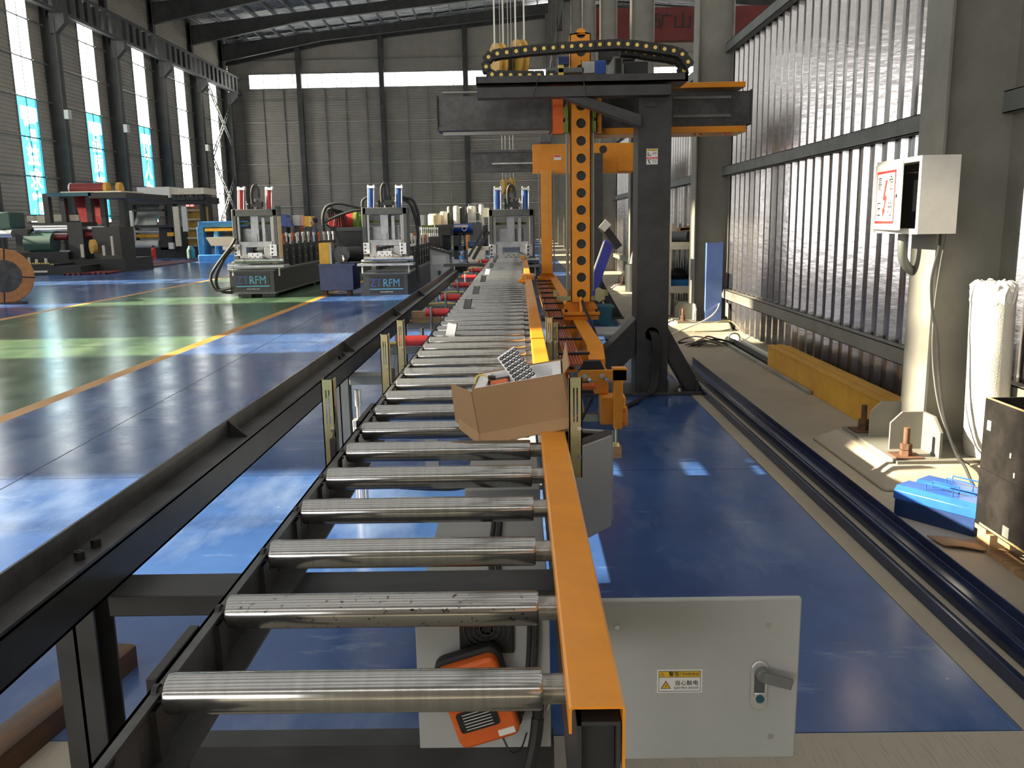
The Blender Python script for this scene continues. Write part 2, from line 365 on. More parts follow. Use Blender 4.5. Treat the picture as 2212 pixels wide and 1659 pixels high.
# windows
BAN = {6: '精益求精', 7: '品质第一', 8: '以人为本'}
zs = [WZ0, 2.38, 4.43, 6.48, 8.53, 10.58, 12.63, WZ1]
for k, c in enumerate(WC):
    wi = k - 3
    fr = MB(); fr.box(XL - .06, XL + .05, c - WW - .01, c - WW + .05, WZ0, WZ1); fr.box(XL - .06, XL + .05, c + WW - .05, c + WW + .01, WZ0, WZ1); fr.box(XL - .02, XL + .04, c - .025, c + .025, WZ0, WZ1)
    for z in zs: fr.box(XL - .02, XL + .05, c - WW, c + WW, z - .03, z + .03)
    wn = struct(fr.build('window_%d' % (k + 1), 'galv'))
    for i in range(1, 7):
        for s_ in (-1, 1):
            z0, z1 = zs[i], zs[i + 1]
            if i == 6: z1 = WZ1
            p = 'pane'
            if wi == 9 and z1 < 5: p = 'banner_red'
            q = MB().box(XL - .004, XL + .004, c + (-WW if s_ < 0 else .0), c + (0 if s_ < 0 else WW), z0, z1)
            q.build('pane', p, wn, smooth=False)
    if wi in BAN:
        vs, fs = [], []
        for j, ch in enumerate(BAN[wi]):
            q = text(ch, 1.2, 'pane', (XL + .058, c, 6.75 - 1.28 * j), None, (0, 1, 0), (0, 0, 1), 'cut', bold=.03); b0 = len(vs)
            vs += [v.co.copy() for v in q.data.vertices]; fs += [tuple(i + b0 for i in p.vertices) for p in q.data.polygons]; bpy.data.objects.remove(q)
        tree = BVHTree.FromPolygons(vs, fs); film = MB(); st = .03; ny = int(1.9 / st)
        for iz in range(int(6.3 / st)):
            z = 2.2 + iz * st; run = None
            for iy in range(ny + 1):
                y = c - .95 + iy * st
                solid = iy < ny and tree.ray_cast(Vector((XL + 1, y + st / 2, z + st / 2)), Vector((-1, 0, 0)))[0] is None and not (7.35 < z < 8.05 and abs(y - c) < .8)
                if solid and run is None: run = y
                if not solid and run is not None:
                    film.add([(XL + .058, run, z), (XL + .058, y, z), (XL + .058, y, z + st), (XL + .058, run, z + st)], [(0, 1, 2, 3)]); run = None
        film.build('banner_film', 'banner', wn, smooth=False, fix=False, label='cyan window banner with white characters')
# ------------------------------------------------------------------ far wall
def ribs_y(z0, z1, y): return [(y + (x_ - y), z_) for x_, z_ in ribs(z0, z1, y, -.035)]
wb = MB(); ZB0, ZB1 = 13.75, 15.05
wb.strip(ribs_y(0, ZB0, FAR), 'x', XL, XR2)
wb.strip([(FAR, ZB1 + i * .25 + j) for i in range(21) for j in (0, .12)], 'x', XL, XR2)
for a, b in ((XL, -24.2), (28.5, XR2)): wb.strip(ribs_y(ZB0, ZB1, FAR), 'x', a, b)
wallB = struct(wb.build('wall_back', 'clad', fix=False))
FC = [-19.6, -12.15, -4.6, 2.9, 10.4, 17.9]
for x in FC: MB().box(x - .22, x + .22, FAR - .5, FAR - .03, 0, roof_z(min(x, 4)) - .2).build('column', 'shed_steel', wallB)
for z in (1.4, 3.32, 5.28, 7.18, 8.98, 10.85, 12.7, 16.2):
    MB().box(XL, XR2, FAR - .14, FAR - .02, z - .03, z + .03).build('girt', 'wire_galv' if z < 12 else 'galv', wallB)
x = XL + 1.2
while x < 12:
    if min(abs(x - q) for q in FC) > .5: MB().box(x - .03, x + .03, FAR - .11, FAR - .02, 0, ZB0).build('sag_rod', 'galv', wallB)
    x += 1.87
fr = MB(); fr.box(-24.2, 28.5, FAR - .06, FAR, ZB0 - .05, ZB0 + .05); fr.box(-24.2, 28.5, FAR - .06, FAR, ZB1 - .05, ZB1 + .05)
wn = struct(fr.build('window_%d' % (len(WC) + 1), 'galv')); x = -24.2
while x < 28.4:
    MB().box(x - .025, x + .025, FAR - .05, FAR, ZB0, ZB1).build('mullion', 'galv', wn)
    MB().box(x + .025, min(x + 1.30, 28.5), FAR - .012, FAR - .006, ZB0, ZB1).build('pane', 'pane', wn, smooth=False); x += 1.32
# ------------------------------------------------------------------ roof
def foil_mat(name, col, rough, bs, metal=.85, dist=.05, st=None, strength=.5):
    m = bpy.data.materials.new(name); m.use_nodes = True; nt = m.node_tree; b = nt.nodes['Principled BSDF']; L = nt.links.new
    b.inputs['Base Color'].default_value = (*col, 1); b.inputs['Metallic'].default_value = metal; b.inputs['Roughness'].default_value = rough
    tc = nt.nodes.new('ShaderNodeTexCoord'); mp = nt.nodes.new('ShaderNodeMapping'); mp.inputs['Scale'].default_value = st or (1, 1, 1); L(tc.outputs['Object'], mp.inputs['Vector'])
    n = nt.nodes.new('ShaderNodeTexNoise'); n.inputs['Scale'].default_value = bs; n.inputs['Detail'].default_value = 5; L(mp.outputs['Vector'], n.inputs['Vector'])
    bp = nt.nodes.new('ShaderNodeBump'); bp.inputs['Strength'].default_value = strength; bp.inputs['Distance'].default_value = dist; L(n.outputs['Fac'], bp.inputs['Height']); L(bp.outputs['Normal'], b.inputs['Normal']); M[name] = m
foil_mat('roof_foil', (.55, .56, .58), .25, 1.2, .9, .5, (.5, 2.2, 1), .8); foil_mat('wall_foil', (.43, .418, .425), .20, 9, .92, .02, (1, 1, 2), .10)
RIDGE = 4.0
rf = MB(); sag = []
n = 40
for i in range(n + 1):
    x_ = XL + (RIDGE - XL) * i / n; sag.append((x_, roof_z(x_)))
ADDED_SKY = [y + 3.65 for y in COLS if y < 40]; ye = [BACK] + [e for y in ADDED_SKY for e in (y - 2.5, y + 2.5)] + [FAR]; rgt = [(RIDGE, roof_z(RIDGE)), (XR2 + .5, roof_z(RIDGE) - SLOPE * (XR2 - RIDGE))]
for i in range(0, len(ye), 2): rf.strip(sag, 'y', ye[i], ye[i + 1]); rf.strip(rgt, 'y', ye[i], ye[i + 1])
ceil = struct(rf.build('ceiling', 'roof_foil', fix=False))
for y in ADDED_SKY: MB().strip([sag[0], sag[-1]], 'y', y - 2.5, y + 2.5).strip(rgt, 'y', y - 2.5, y + 2.5).build('added_roof_light', 'added_roof_pane', ceil, smooth=False, fix=False)  # translucent panels added out of view to supply ambient light
for y in COLS + [FAR - .3]:
    m = MB()
    def raft(xa, xb, da, db, za, zb):
        m.add([(xx, y + s_, zz) for s_ in (-.02, .02) for xx, zz in ((xa, za - .25), (xb, zb - .25), (xb, zb - db), (xa, za - da))], [(0, 1, 2, 3), (7, 6, 5, 4), (0, 4, 5, 1), (1, 5, 6, 2), (2, 6, 7, 3), (3, 7, 4, 0)])
        m.add([(xx, y + s_, zz) for s_ in (-.18, .18) for xx, zz in ((xa, za - da), (xb, zb - db), (xb, zb - db + .05), (xa, za - da + .05))], [(0, 1, 2, 3), (7, 6, 5, 4), (0, 4, 5, 1), (1, 5, 6, 2), (2, 6, 7, 3), (3, 7, 4, 0)])
    raft(XL, -17, 1.75, 1.0, roof_z(XL), roof_z(-17)); raft(-17, RIDGE, 1.0, 1.1, roof_z(-17), roof_z(RIDGE)); raft(RIDGE, XR2, 1.1, 1.2, roof_z(RIDGE), roof_z(RIDGE) - SLOPE * (XR2 - RIDGE))
    m.build('rafter', 'shed_steel', ceil)
x = XL + 1
while x < RIDGE:
    if x < 3: MB().box(x - .035, x + .035, 30, FAR, roof_z(x) - .25, roof_z(x) - .03).build('purlin', 'galv', ceil)
    x += 1.5
# ------------------------------------------------------------------ gable behind the camera, doorway and high gap invented to admit ambient light
DX0, DX1, DZ = -22.0, -6.0, 6.0
wf = MB(); gz = roof_z(RIDGE) + .3
wf.box(XL, DX0, BACK - .1, BACK, 0, DZ); wf.box(DX1, XR2, BACK - .1, BACK, 0, DZ); wf.box(XL, XR2, BACK - .1, BACK, DZ, ZB0); wf.box(XL, XR2, BACK - .1, BACK, ZB1, gz)
struct(wf.build('wall_front', 'clad'))
# ------------------------------------------------------------------ right row: neighbour hall
wr = MB()
for i in range(0, len(edges), 2): wr.strip(ribs(0, 18.2, XR2), 'y', edges[i], edges[i + 1])
for c in WC: wr.strip(ribs(0, 3, XR2), 'y', c - WW, c + WW); wr.strip(ribs(13.5, 18.2, XR2), 'y', c - WW, c + WW)  # unseen window gaps added to let sky light in from the right
struct(wr.build('wall_neighbour_hall', 'clad', fix=False))
# ------------------------------------------------------------------ roller conveyor
YE = 17.5
cv = thing('roller_conveyor', 'long grey roller conveyor with shiny steel rollers and orange edge cover', 'conveyor', (-.25, 9, 0))
m = MB(); m.box(-.603, -.597, 1.0, YE, .73, .853); m.box(-.603, -.581, 1.0, YE, .847, .853); m.box(-.603, -.545, 1.0, YE, .73, .736)
m.build('side_rail', 'dark_steel', cv)
m = MB(); m.box(.072, .078, 1.11, YE, .60, .878); m.box(.072, .128, 1.11, YE, .872, .878); m.box(.072, .134, 1.11, YE, .60, .606); m.box(.128, .134, 1.11, YE, .60, .878); m.build('side_rail', 'dark_paint', cv); MB().box(.079, .127, 1.13, 1.14, .607, .871).build('rail_end_shade', 'machine_black', cv)  # black plate paints the darkness inside the open rail end
RP, R0, RZ, RR = .2915, 1.253, .847, .033
rm = MB().lathe((-.575, 0, 0), (1, 0, 0), [(0, .012), (.0, .026), (.004, .0315), (.010, RR), (.596, RR), (.601, .0305), (.601, .02)], 28).mesh('roller', 'roller')
rp = MB().lathe((-.575, 0, 0), (1, 0, 0), [(0, .012), (.0, .026), (.004, .0315), (.010, RR), (.596, RR), (.601, .0305), (.601, .02)], 28).mesh('roller', 'steel_pitted')
jm = MB().cyl((.024, 0, 0), (.076, 0, 0), .0235, 20).mesh('journal', 'journal')
sm = MB().cyl((-.598, 0, 0), (-.572, 0, 0), .010, 12).cyl((-.597, 0, 0), (-.588, 0, 0), .015, 12).mesh('shaft', 'black')
bm_ = MB().prism([(-.016, -.095), (.016, -.095), (.02, 0), (-.02, 0)], 'x', -.597, -.588).mesh('bearing_bracket', 'dark_steel')
for i in range(56):
    y = R0 + RP * i
    r = link('roller', rp if i == 1 else rm, cv); r.location = Vector((0, y, RZ)) ; r.rotation_euler = (random.random() * 6, 0, 0)
    for q, nm in ((jm, 'journal'), (sm, 'shaft')):
        o = link(nm, q); o.parent = r
    if i < 26: o = link('bearing_bracket', bm_, cv); o.location = (0, y, RZ - .02)
# orange edge cover in lengths
def cover(y0, y1, notch=()):
    m = MB(); x0, x1, z = .060, .140, .905; t = .004
    m.prism([(x0, z - .042), (x0, z - .004), (x0 + .004, z), (x1 - .004, z), (x1, z - .004), (x1, z - .012), (x1 - t, z - .012), (x1 - t, z - .005), (x1 - .006, z - t), (x0 + .006, z - t), (x0 + t, z - .006), (x0 + t, z - .042)], 'y', y0, y1)
    cuts = [y0] + [e for n_ in notch for e in n_] + [y1]
    for i in range(0, len(cuts), 2): m.box(x1 - t, x1, cuts[i], cuts[i + 1], z - .10, z - .012)
    m.build('edge_cover', 'orange', cv)
cover(1.105, 2.74, ((1.34, 1.40), (1.72, 1.80))); cover(2.745, 4.98, ((3.2, 3.3),)); cover(5.02, 7.9); cover(7.92, 10.6); cover(10.62, 13.2); cover(13.22, 15.6)
MB().box(.058, .142, 4.985, 5.015, .88, .900).build('cover_joint', 'black', cv)
m = MB().box(.02, .175, 10.3, 10.5, .895, .96).box(-.02, .06, 10.2, 10.6, .86, .90); b_ = m.build('cover_clamp', 'orange', cv, .008)
for x_ in (.07, .14): MB().cyl((x_, 10.3, .93), (x_, 10.285, .93), .016, 10).build('bolt', 'chrome', b_)
MB().cb((.06, 15.5, .95), (.07, .25, .07)).build('cover_end_block', 'orange', cv, .008)
# crossbeams, legs
for k, y in enumerate((2.015, 5.05, 6.25, 7.75, 9.35, 10.9, 12.4, 13.95, 15.4, 16.8)):
    MB().box(-1.02, .13, y - .067, y + .067, .645, .70).build('cross_beam', 'dark_paint' if k < 1 else 'beam_grey', cv, .004)
    for x_ in (-.55, .10) if k % 2 else ():
        MB().box(x_ - .04, x_ + .04, y - .04, y + .04, 0, .645).box(x_ - .09, x_ + .09, y - .09, y + .09, 0, .015).build('leg', 'beam_grey', cv)
    if k >= 2:
        p = catmull([(-1.0, y - .02, .712), (-.85, y - .02, .722), (-.75, y - .02, .716), (-.64, y - .02, .712)], 4); MB().tube(p, .014, 6).build('air_hose', 'pvc_yellow', cv)
m = MB().prism([(2.062, .02), (2.062, .215), (2.138, .215), (2.138, .207), (2.070, .207), (2.070, .028), (2.138, .028), (2.138, .02)], 'x', -1.0, .072); m.build('cross_channel', 'dark_paint', cv)
for x_ in (-.585, .10): MB().box(x_ - .03, x_ + .03, 1.20, 1.26, 0, .73 if x_ < 0 else .60).build('leg', 'dark_paint', cv)
MB().prism([(.95, .66), (1.10, .85), (1.16, .85), (1.16, .55), (.95, .55)], 'x', -.597, -.585).build('end_plate', 'dark_steel', cv)
for y, z in ((1.09, .66), (1.09, .60)): MB().cyl((-.585, y, z), (-.583, y, z), .009, 10).build('bolt_hole', 'black', cv)
for i in range(5):
    for j in (0, .035): MB().cb((-.5965, 1.60 + .29 * i + j * 2, .80 - j), (.002, .006, .022)).build('slot', 'black', cv)
for y0, y1 in ((1.28, 1.47), (3.12, 3.45)): MB().box(-.622, -.603, y0, y1, .82, .857).build('joint_plate', 'black', cv, .002)
# slotted zinc guide posts
def slotted(x, y, z0, z1, s_, parent):
    h = z1 - z0; m = MB(); w_ = .042
    a, b = x - w_ / 2, x + w_ / 2
    m.box(a, b, y, y + .004, z0, z0 + .56 * h); m.box(a, b, y, y + .004, z1 - .10 * h, z1)
    for xs in ((a, a + .0135), (x - .003, x + .003), (b - .0135, b)): m.box(xs[0], xs[1], y, y + .004, z0 + .56 * h, z1 - .10 * h)
    m.box(a if s_ > 0 else b - .004, a + .004 if s_ > 0 else b, y, y + .03, z0, z1)
    xs = b if s_ > 0 else a
    m.box(xs - .004 if s_ > 0 else xs, xs if s_ > 0 else xs + .004, y, y + .05, z0, z1)
    o = m.build('guide_post', 'zinc', parent)
    for zz in (z0 + .22 * h, z0 + .5 * h): MB().cyl((x + .012, y, zz), (x + .012, y - .008, zz), .007, 8).build('bolt', 'chrome', o)
slotted(-.672, 2.90, .70, 1.055, 1, cv); slotted(-.680, 4.22, .70, 1.04, 1, cv); slotted(-.692, 4.88, .70, 1.036, 1, cv)
slotted(.172, 2.68, .76, 1.09, -1, cv); slotted(.165, 4.86, .76, 1.04, -1, cv); slotted(.20, 4.95, .76, 1.0, -1, cv)
# red lifting arms with upright stop plates
for k in range(8):
    y = R0 + RP * (int((5.5 + 1.63 * k - R0) / RP) + .5); z = .838
    a = MB().cyl((-.80, y, z), (-.60, y, z), .034, 16).cyl((-.60, y, z), (-.36, y, z + .012), .010, 8).build('lift_arm', 'red_paint', cv)
    MB().cyl((-.36, y, z + .012), (-.345, y, z + .012), .013, 8).build('end_cap', 'red_paint', a)
    MB().cyl((-.75, y - .05, .70), (-.75, y - .05, .89), .013, 10).build('guide_pin', 'steel', a)
    mt = 'alu' if k in (0, 4) else 'dark_steel'
    q = Matrix.Rotation(.22, 3, 'Y') @ Matrix.Rotation(-.15, 3, 'Z'); MB().cb((-.445, y - .02, .905), (.058, .012, .085), q).cb((-.42, y + .012, .905), (.006, .06, .085), q).build('stop_plate', mt, a)
MB().box(-.545, -.215, 3.46, 3.54, .36, .42).build('lower_beam', 'beam_grey', cv); MB().tube(catmull([(-.54, 3.6, .45), (-.4, 3.62, .435), (-.3, 3.6, .44), (-.22, 3.58, .46)], 5), .014, 7).build('corrugated_hose', 'black_rubber', cv)
for y in (2.72, 4.1): q_ = MB().box(-.632, -.615, y, y + .018, .80, .89).build('sensor', 'black', cv); MB().tube(catmull([(-.623, y + .01, .89), (-.63, y + .1, .93), (-.655, y + .2, .96)], 4), .003, 5).build('sensor_wire', 'black', q_)
tag(MB().box(-.98, -.72, 7.69, 7.79, .70, .80).build('wood_plank', 'wood'), 'short brown wood piece lying on a cross beam left of the conveyor', 'wood')
# transfer table beside the conveyor
tt = thing('transfer_rail', 'dark angle-steel side rail on posts left of the roller conveyor', 'rail', (-1.1, 8, 0))
xo = -1.093
m = MB(); m.box(xo, xo + .007, .9, 14.2, .808, .88); m.box(xo, xo + .078, .9, 14.2, .808, .815); m.build('angle_steel', 'dark_steel', tt)
m = MB(); m.box(xo + .07, xo + .078, .9, 14.2, .70, .808); m.box(xo + .02, xo + .078, .9, 14.2, .70, .707); m.box(xo + .02, xo + .078, .9, 14.2, .80, .807); m.build('channel', 'dark_paint', tt)
for y in (3.07, 5.2, 7.3, 9.2): MB().prism([(xo + .007, .878), (xo + .075, .817), (xo + .007, .817)], 'y', y, y + .012).build('gusset', 'dark_paint', tt)
for y in (1.90, 1.98, 4.9, 5.0, 7.2): MB().cyl((xo + .045, y, .815), (xo + .045, y, .836), .012, 12).cyl((xo + .045, y, .836), (xo + .045, y, .837), .006, 6).build('bolt', 'black', tt)
for k, y in enumerate((1.97, 5.1, 7.75, 10.9, 13.9)):
    m = MB(); x_ = xo + .01; m.box(x_ - .06, x_ + .04, y - .05, y - .042, 0, .70); m.box(x_ - .06, x_ + .04, y + .042, y + .05, 0, .70); m.box(x_ - .014, x_ - .006, y - .05, y + .05, 0, .70); m.box(x_ - .1, x_ + .08, y - .1, y + .1, 0, .012)
    m.build('post', 'dark_paint' if k == 0 else 'beam_grey', tt)  # farther posts get a lighter grey, sunlight put into the colour
# air cylinder under the transfer table
for k, (x_, y) in enumerate(((-.90, 4.6), (-.86, 7.4))):
    pc = thing('air_cylinder', ('upright air cylinder with steel rod beside the near zinc guide posts', 'upright air cylinder farther along under the red lift arms')[k], 'cylinder', (x_, y, 0), 'air cylinders under the rail')
    MB().cyl((x_, y, .60), (x_, y, .66 + .03), .018, 14).cyl((x_, y, .52), (x_, y, .62), .011, 12).build('rod', 'steel', pc)
    m = MB().box(x_ - .03, x_ + .03, y - .03, y + .03, .485, .525).box(x_ - .03, x_ + .03, y - .03, y + .03, .03, .07)
    for dx in (-.024, .024):
        for dy in (-.024, .024): m.cyl((x_ + dx, y + dy, .05), (x_ + dx, y + dy, .50), .006, 8)
    m.build('end_block', 'alu', pc, .003); MB().cyl((x_, y, .07), (x_, y, .485), .023, 16).build('barrel', 'alu', pc)
    MB().box(x_ - .05, x_ + .05, y - .05, y + .05, 0, .03).build('foot', 'beam_grey', pc)
# ------------------------------------------------------------------ electrical cabinets under the conveyor
def fan(parent, x0, x1, z0, z1, y):
    f = MB().box(x0, x1, y - .012, y, z0, z1).build('fan_grille', 'black', parent, .004)
    cx, cz = (x0 + x1) / 2, (z0 + z1) / 2; m = MB()
    for r in (.018, .031, .044, .057):
        m.tube([(cx + r * math.cos(a), y - .016, cz + r * math.sin(a)) for a in [2 * PI * i / 28 for i in range(29)]], .0018, 5)
    m.build('guard_ring', 'dark_steel', f)
    m = MB()
    for i in range(7):
        a = 2 * PI * i / 7; m.cb((cx + .035 * math.cos(a), y - .013, cz + .035 * math.sin(a)), (.05, .002, .022), Matrix.Rotation(-a, 3, 'Y'))
    m.build('fan_blade', 'machine_black', f)
ca = thing('control_cabinet', 'light grey electrical cabinet under the near rollers, handle door swung wide open', 'cabinet', (-.1, 2.4, 0), 'cabinets under the conveyor')
MB().box(-.277, .062, 2.0, 2.80, .245, .625).build('body', 'cabinet', ca, .003)
for x_ in (-.25, .03):
    for y in (2.20, 2.74): MB().box(x_ - .02, x_ + .02, y - .02, y + .02, 0, .245).build('foot', 'dark_paint', ca)
fan(ca, -.165, -.028, .515, .655, 1.999)
d = MB().box(.10, .675, 1.955, 1.975, .238, .668).build('door', 'cabinet', ca, .004)
for x_, z in ((.225, .60), (.595, .60), (.61, .30)): MB().cyl((x_, 1.955, z), (x_, 1.950, z), .006, 12).build('screw', 'chrome', d)
m = MB().prism([(.577 + .021 * math.cos(a), (.486 if math.sin(a) >= 0 else .397) + .021 * math.sin(a)) for a in [2 * PI * i / 28 for i in range(28)]], 'y', 1.947, 1.955)
m.build('handle_plate', 'alu', d, .002)
MB().prism([(.577 + .0135 * math.cos(a), (.470 if math.sin(a) >= 0 else .418) + .0135 * math.sin(a)) for a in [2 * PI * i / 24 for i in range(24)]], 'y', 1.9462, 1.9471).build('handle_recess', 'machine_grey', d)
MB().cyl((.580, 1.946, .478), (.580, 1.925, .478), .016, 16).bar((.578, 1.925, .478), (.648, 1.918, .461), .012, .026).build('lever', 'beam_grey', d, .002)
MB().box(.564, .590, 1.940, 1.947, .392, .426).build('lock_body', 'alu', d, .002)
MB().cyl((.577, 1.940, .411), (.577, 1.937, .411), .0105, 18).build('lock_cylinder', 'teal', d)
# warning sticker
st = MB().box(.325, .437, 1.9543, 1.955, .422, .484).build('warning_sticker', 'label_white', d, label='yellow and white electric shock warning sticker')
MB().box(.329, .433, 1.9539, 1.9544, .464, .480).build('sticker_band', 'sign_yellow', st)
m = MB()
for a_, b_ in (((.329, .4795), (.433, .4805)), ((.329, .4255), (.433, .4265)), ((.329, .4255), (.330, .4805)), ((.432, .4255), (.433, .4805)), ((.329, .4635), (.433, .4645))): m.box(a_[0], b_[0], 1.9535, 1.954, a_[1], b_[1])
m.build('sticker_border', 'black', st)
text('警告/', .0135, 'black', (.369, 1.9535, .472), st); text('WARNING', .0115, 'black', (.408, 1.9535, .472), st, sx=.78)
text('当心触电', .0148, 'black', (.398, 1.9538, .4475), st); text('ELECTRIC SHOCK', .0078, 'black', (.398, 1.9538, .4345), st, sx=.98)
def tri(cx, cz, r, y, parent, inner='sign_yellow'):
    P3 = lambda q: [(cx + q * math.cos(a), cz + q * math.sin(a)) for a in (PI / 2, PI * 7 / 6, PI * 11 / 6)]
    MB().prism(P3(r), 'y', y - .0003, y).build('warning_triangle', 'black', parent); MB().prism(P3(r * .76), 'y', y - .0006, y - .0002).build('triangle_face', inner, parent)
    MB().prism([(cx + .15 * r, cz + .42 * r), (cx - .14 * r, cz + .02 * r), (cx + .02 * r, cz + .02 * r), (cx - .08 * r, cz - .36 * r), (cx + .18 * r, cz + .08 * r), (cx + .02 * r, cz + .08 * r)], 'y', y - .0009, y - .0005).build('bolt_symbol', 'black', parent)
tri(.347, .4405, .0145, 1.954, st); tri(.338, .4705, .0068, 1.9538, st)
# cable bundle and plug of the near cabinet
def cable(name, label, pts, r, mt='black_rubber', group=None, n=7):
    o = MB().tube(catmull(pts, 6), r, n).build(name, mt); return tag(o, label, 'cable', group)
cbn = thing('cable_pair', 'pair of black cables down the fan side of the near cabinet', 'cable', (.02, 1.98, .5))
for dx in (0, .016): MB().tube(catmull([(.012 + dx, 1.985, .66), (.010 + dx, 1.975, .55), (0 + dx, 1.97, .45), (-.03 + dx, 1.97, .36), (-.05 + dx, 1.97, .33)], 6), .007, 7).build('cable', 'black_rubber', cbn)
pl = thing('power_plug', 'black cable plug with chrome clip hanging beside the red tester', 'plug', (.03, 1.95, .3))
MB().cyl((.03, 1.955, .43), (.028, 1.95, .36), .018, 14, .014).build('plug_body', 'black', pl); MB().tube(catmull([(.028, 1.95, .36), (.02, 1.94, .30), (.0, 1.93, .22), (-.02, 1.95, .14), (-.02, 1.96, .05)], 5), .016, 8).build('plug_cable', 'black_rubber', pl)
MB().tube(catmull([(.045, 1.95, .45), (.06, 1.945, .42), (.05, 1.945, .385)], 5), .004, 6).build('clip', 'chrome', pl)
# red hand tester
rd = thing('hand_tester', 'red and black hand-held tester hanging on the near cabinet side', 'tester', (-.12, 1.9, .42))
q = Matrix.Rotation(-.30, 3, 'Y')
def rbox(mb, c, w_, h, d_, r, off):
    pts = []
    for sx_, sz_, a0 in ((1, 1, 0), (-1, 1, 90), (-1, -1, 180), (1, -1, 270)):
        for i in range(5):
            a = math.radians(a0 + i * 22.5); pts.append((sx_ * (w_ / 2 - r) + r * math.cos(a), sz_ * (h / 2 - r) + r * math.sin(a)))
    k = len(mb.v); n_ = len(pts); c = Vector(c)
    for dy in (off - d_ / 2, off + d_ / 2):
        for p in pts: mb.v.append(tuple(c + q @ Vector((p[0], dy, p[1]))))
    mb.f += [tuple(range(k, k + n_)), tuple(range(k + 2 * n_ - 1, k + n_ - 1, -1))] + [(k + i, k + n_ + i, k + n_ + (i + 1) % n_, k + (i + 1) % n_) for i in range(n_)]
cdev = (-.118, 1.93, .425)
m = MB(); rbox(m, cdev, .155, .215, .05, .022, 0); m.build('case', 'orange_red', rd, .008); m = MB(); rbox(m, (-.118, 1.935, .43), .17, .232, .035, .03, .02); m.build('holster', 'black_rubber', rd, .006)
m = MB(); rbox(m, Vector(cdev) + q @ Vector((-.012, 0, -.035)), .10, .055, .004, .008, -.026); o = m.build('scale_plate', 'black', rd)
for i in range(6): m = MB(); rbox(m, Vector(cdev) + q @ Vector((-.012, 0, -.055 + .008 * i)), .07, .0016, .001, .0008, -.0288); m.build('scale_line', 'label_white', o)
m = MB(); rbox(m, Vector(cdev) + q @ Vector((.045, 0, -.088)), .042, .016, .002, .002, -.026); m.build('paper_label', 'label_white', rd)
m = MB().tube(catmull([(-.06, 1.93, .32), (-.04, 1.92, .285), (-.015, 1.93, .29), (.0, 1.95, .32)], 5), .0025, 6); m.build('strap', 'black', rd)
# second cabinet
cb_ = thing('control_cabinet', 'light grey electrical cabinet below the cardboard box, door ajar with black seal frame', 'cabinet', (-.05, 3.4, 0), 'cabinets under the conveyor')
MB().box(-.214, .062, 3.0, 5.0, .245, .62).build('body', 'cabinet', cb_, .003)  # far part extended out of view to shade the floor beside it
for x_ in (-.18, .03):
    for y in (3.06, 4.94): MB().box(x_ - .02, x_ + .02, y - .02, y + .02, 0, .245).build('foot', 'beam_grey', cb_)
dd = Vector((.62, .785, 0)).normalized(); a = Vector((.115, 3.285, .455))
d = MB().bar(a, a + dd * .43, .022, .415).build('door', 'cabinet', cb_, .003)
m = MB().bar(a + Vector((0, .02, .215)), a + dd * .43 + Vector((0, .02, .215)), .03, .02); m.build('seal_frame', 'black', cb_)
a2 = Vector((.115, 3.78, .455)); d2 = Vector((.95, -.28, 0)).normalized(); MB().bar(a2, a2 + d2 * .30, .02, .415).build('door', 'cabinet', cb_, .003)
MB().bar(a2 + Vector((0, -.012, .17)), a2 + d2 * .29 + Vector((0, -.012, .17)), .02, .05).build('seal_frame', 'black', cb_)
MB().cyl(a2 + d2 * .24 + Vector((0, -.03, .10)), a2 + d2 * .24 + Vector((0, -.05, .10)), .022, 12).build('latch', 'black', cb_)
m = MB().box(.10, .165, 2.83, 3.0, .605, .665).box(.108, .157, 2.82, 3.0, .611, .659); ch = MB(); ch.prism([(.118, .66), (.188, .66), (.188, .60), (.180, .60), (.180, .652), (.118, .652)], 'y', 2.30, 2.95); ch.build('rain_edge', 'dark_steel', ca)
cbn = thing('cable_pair', 'pair of black cables lying over the top of the near cabinet', 'cable', (-.09, 2.4, .63))
for dx in (0, .02): MB().tube(catmull([(-.10 + dx, 2.78, .65), (-.095 + dx, 2.6, .636), (-.095 + dx, 2.3, .634), (-.06 + dx, 2.03, .634), (.0 + dx, 1.99, .64)], 6), .008, 7).build('cable', 'black_rubber', cbn)
# ------------------------------------------------------------------ cardboard box with its things
bt = math.radians(9); bo = Vector((-.139, 2.75, .885)); ex = Vector((math.cos(bt), 0, math.sin(bt))); ez = Vector((-math.sin(bt), 0, math.cos(bt)))
ey = Vector((.04, 1, 0)).normalized()
def L_(u, v_, w_): return bo + ex * u + ey * v_ + ez * w_
W_, D_, H_ = .303, .30, .162
bx_ = thing('cardboard_box', 'open brown cardboard box tilted on the rollers', 'box', tuple(bo))
def quad(pts, mt, name, parent, th=.004):
    pts = [Vector(p) for p in pts]; n_ = (pts[1] - pts[0]).cross(pts[2] - pts[0]).normalized() * th
    m = MB(); k = len(pts); m.add(pts + [p + n_ for p in pts], [tuple(range(k)), tuple(range(2 * k - 1, k - 1, -1))] + [(i, k + i, k + (i + 1) % k, (i + 1) % k) for i in range(k)])
    return m.build(name, mt, parent)
quad([L_(0, 0, 0), L_(W_, 0, 0), L_(W_, 0, H_), L_(0, 0, H_)], 'cardboard', 'front_panel', bx_); quad([L_(0, D_, 0), L_(W_, D_, 0), L_(W_, D_, H_), L_(0, D_, H_)], 'cardboard', 'back_panel', bx_)
quad([L_(0, 0, 0), L_(0, D_, 0), L_(0, D_, H_), L_(0, 0, H_)], 'cardboard', 'side_panel', bx_); quad([L_(W_, 0, 0), L_(W_, D_, 0), L_(W_, D_, H_), L_(W_, 0, H_)], 'cardboard', 'side_panel', bx_)
quad([L_(0, 0, 0), L_(W_, 0, 0), L_(W_, D_, 0), L_(0, D_, 0)], 'cardboard', 'bottom_panel', bx_)
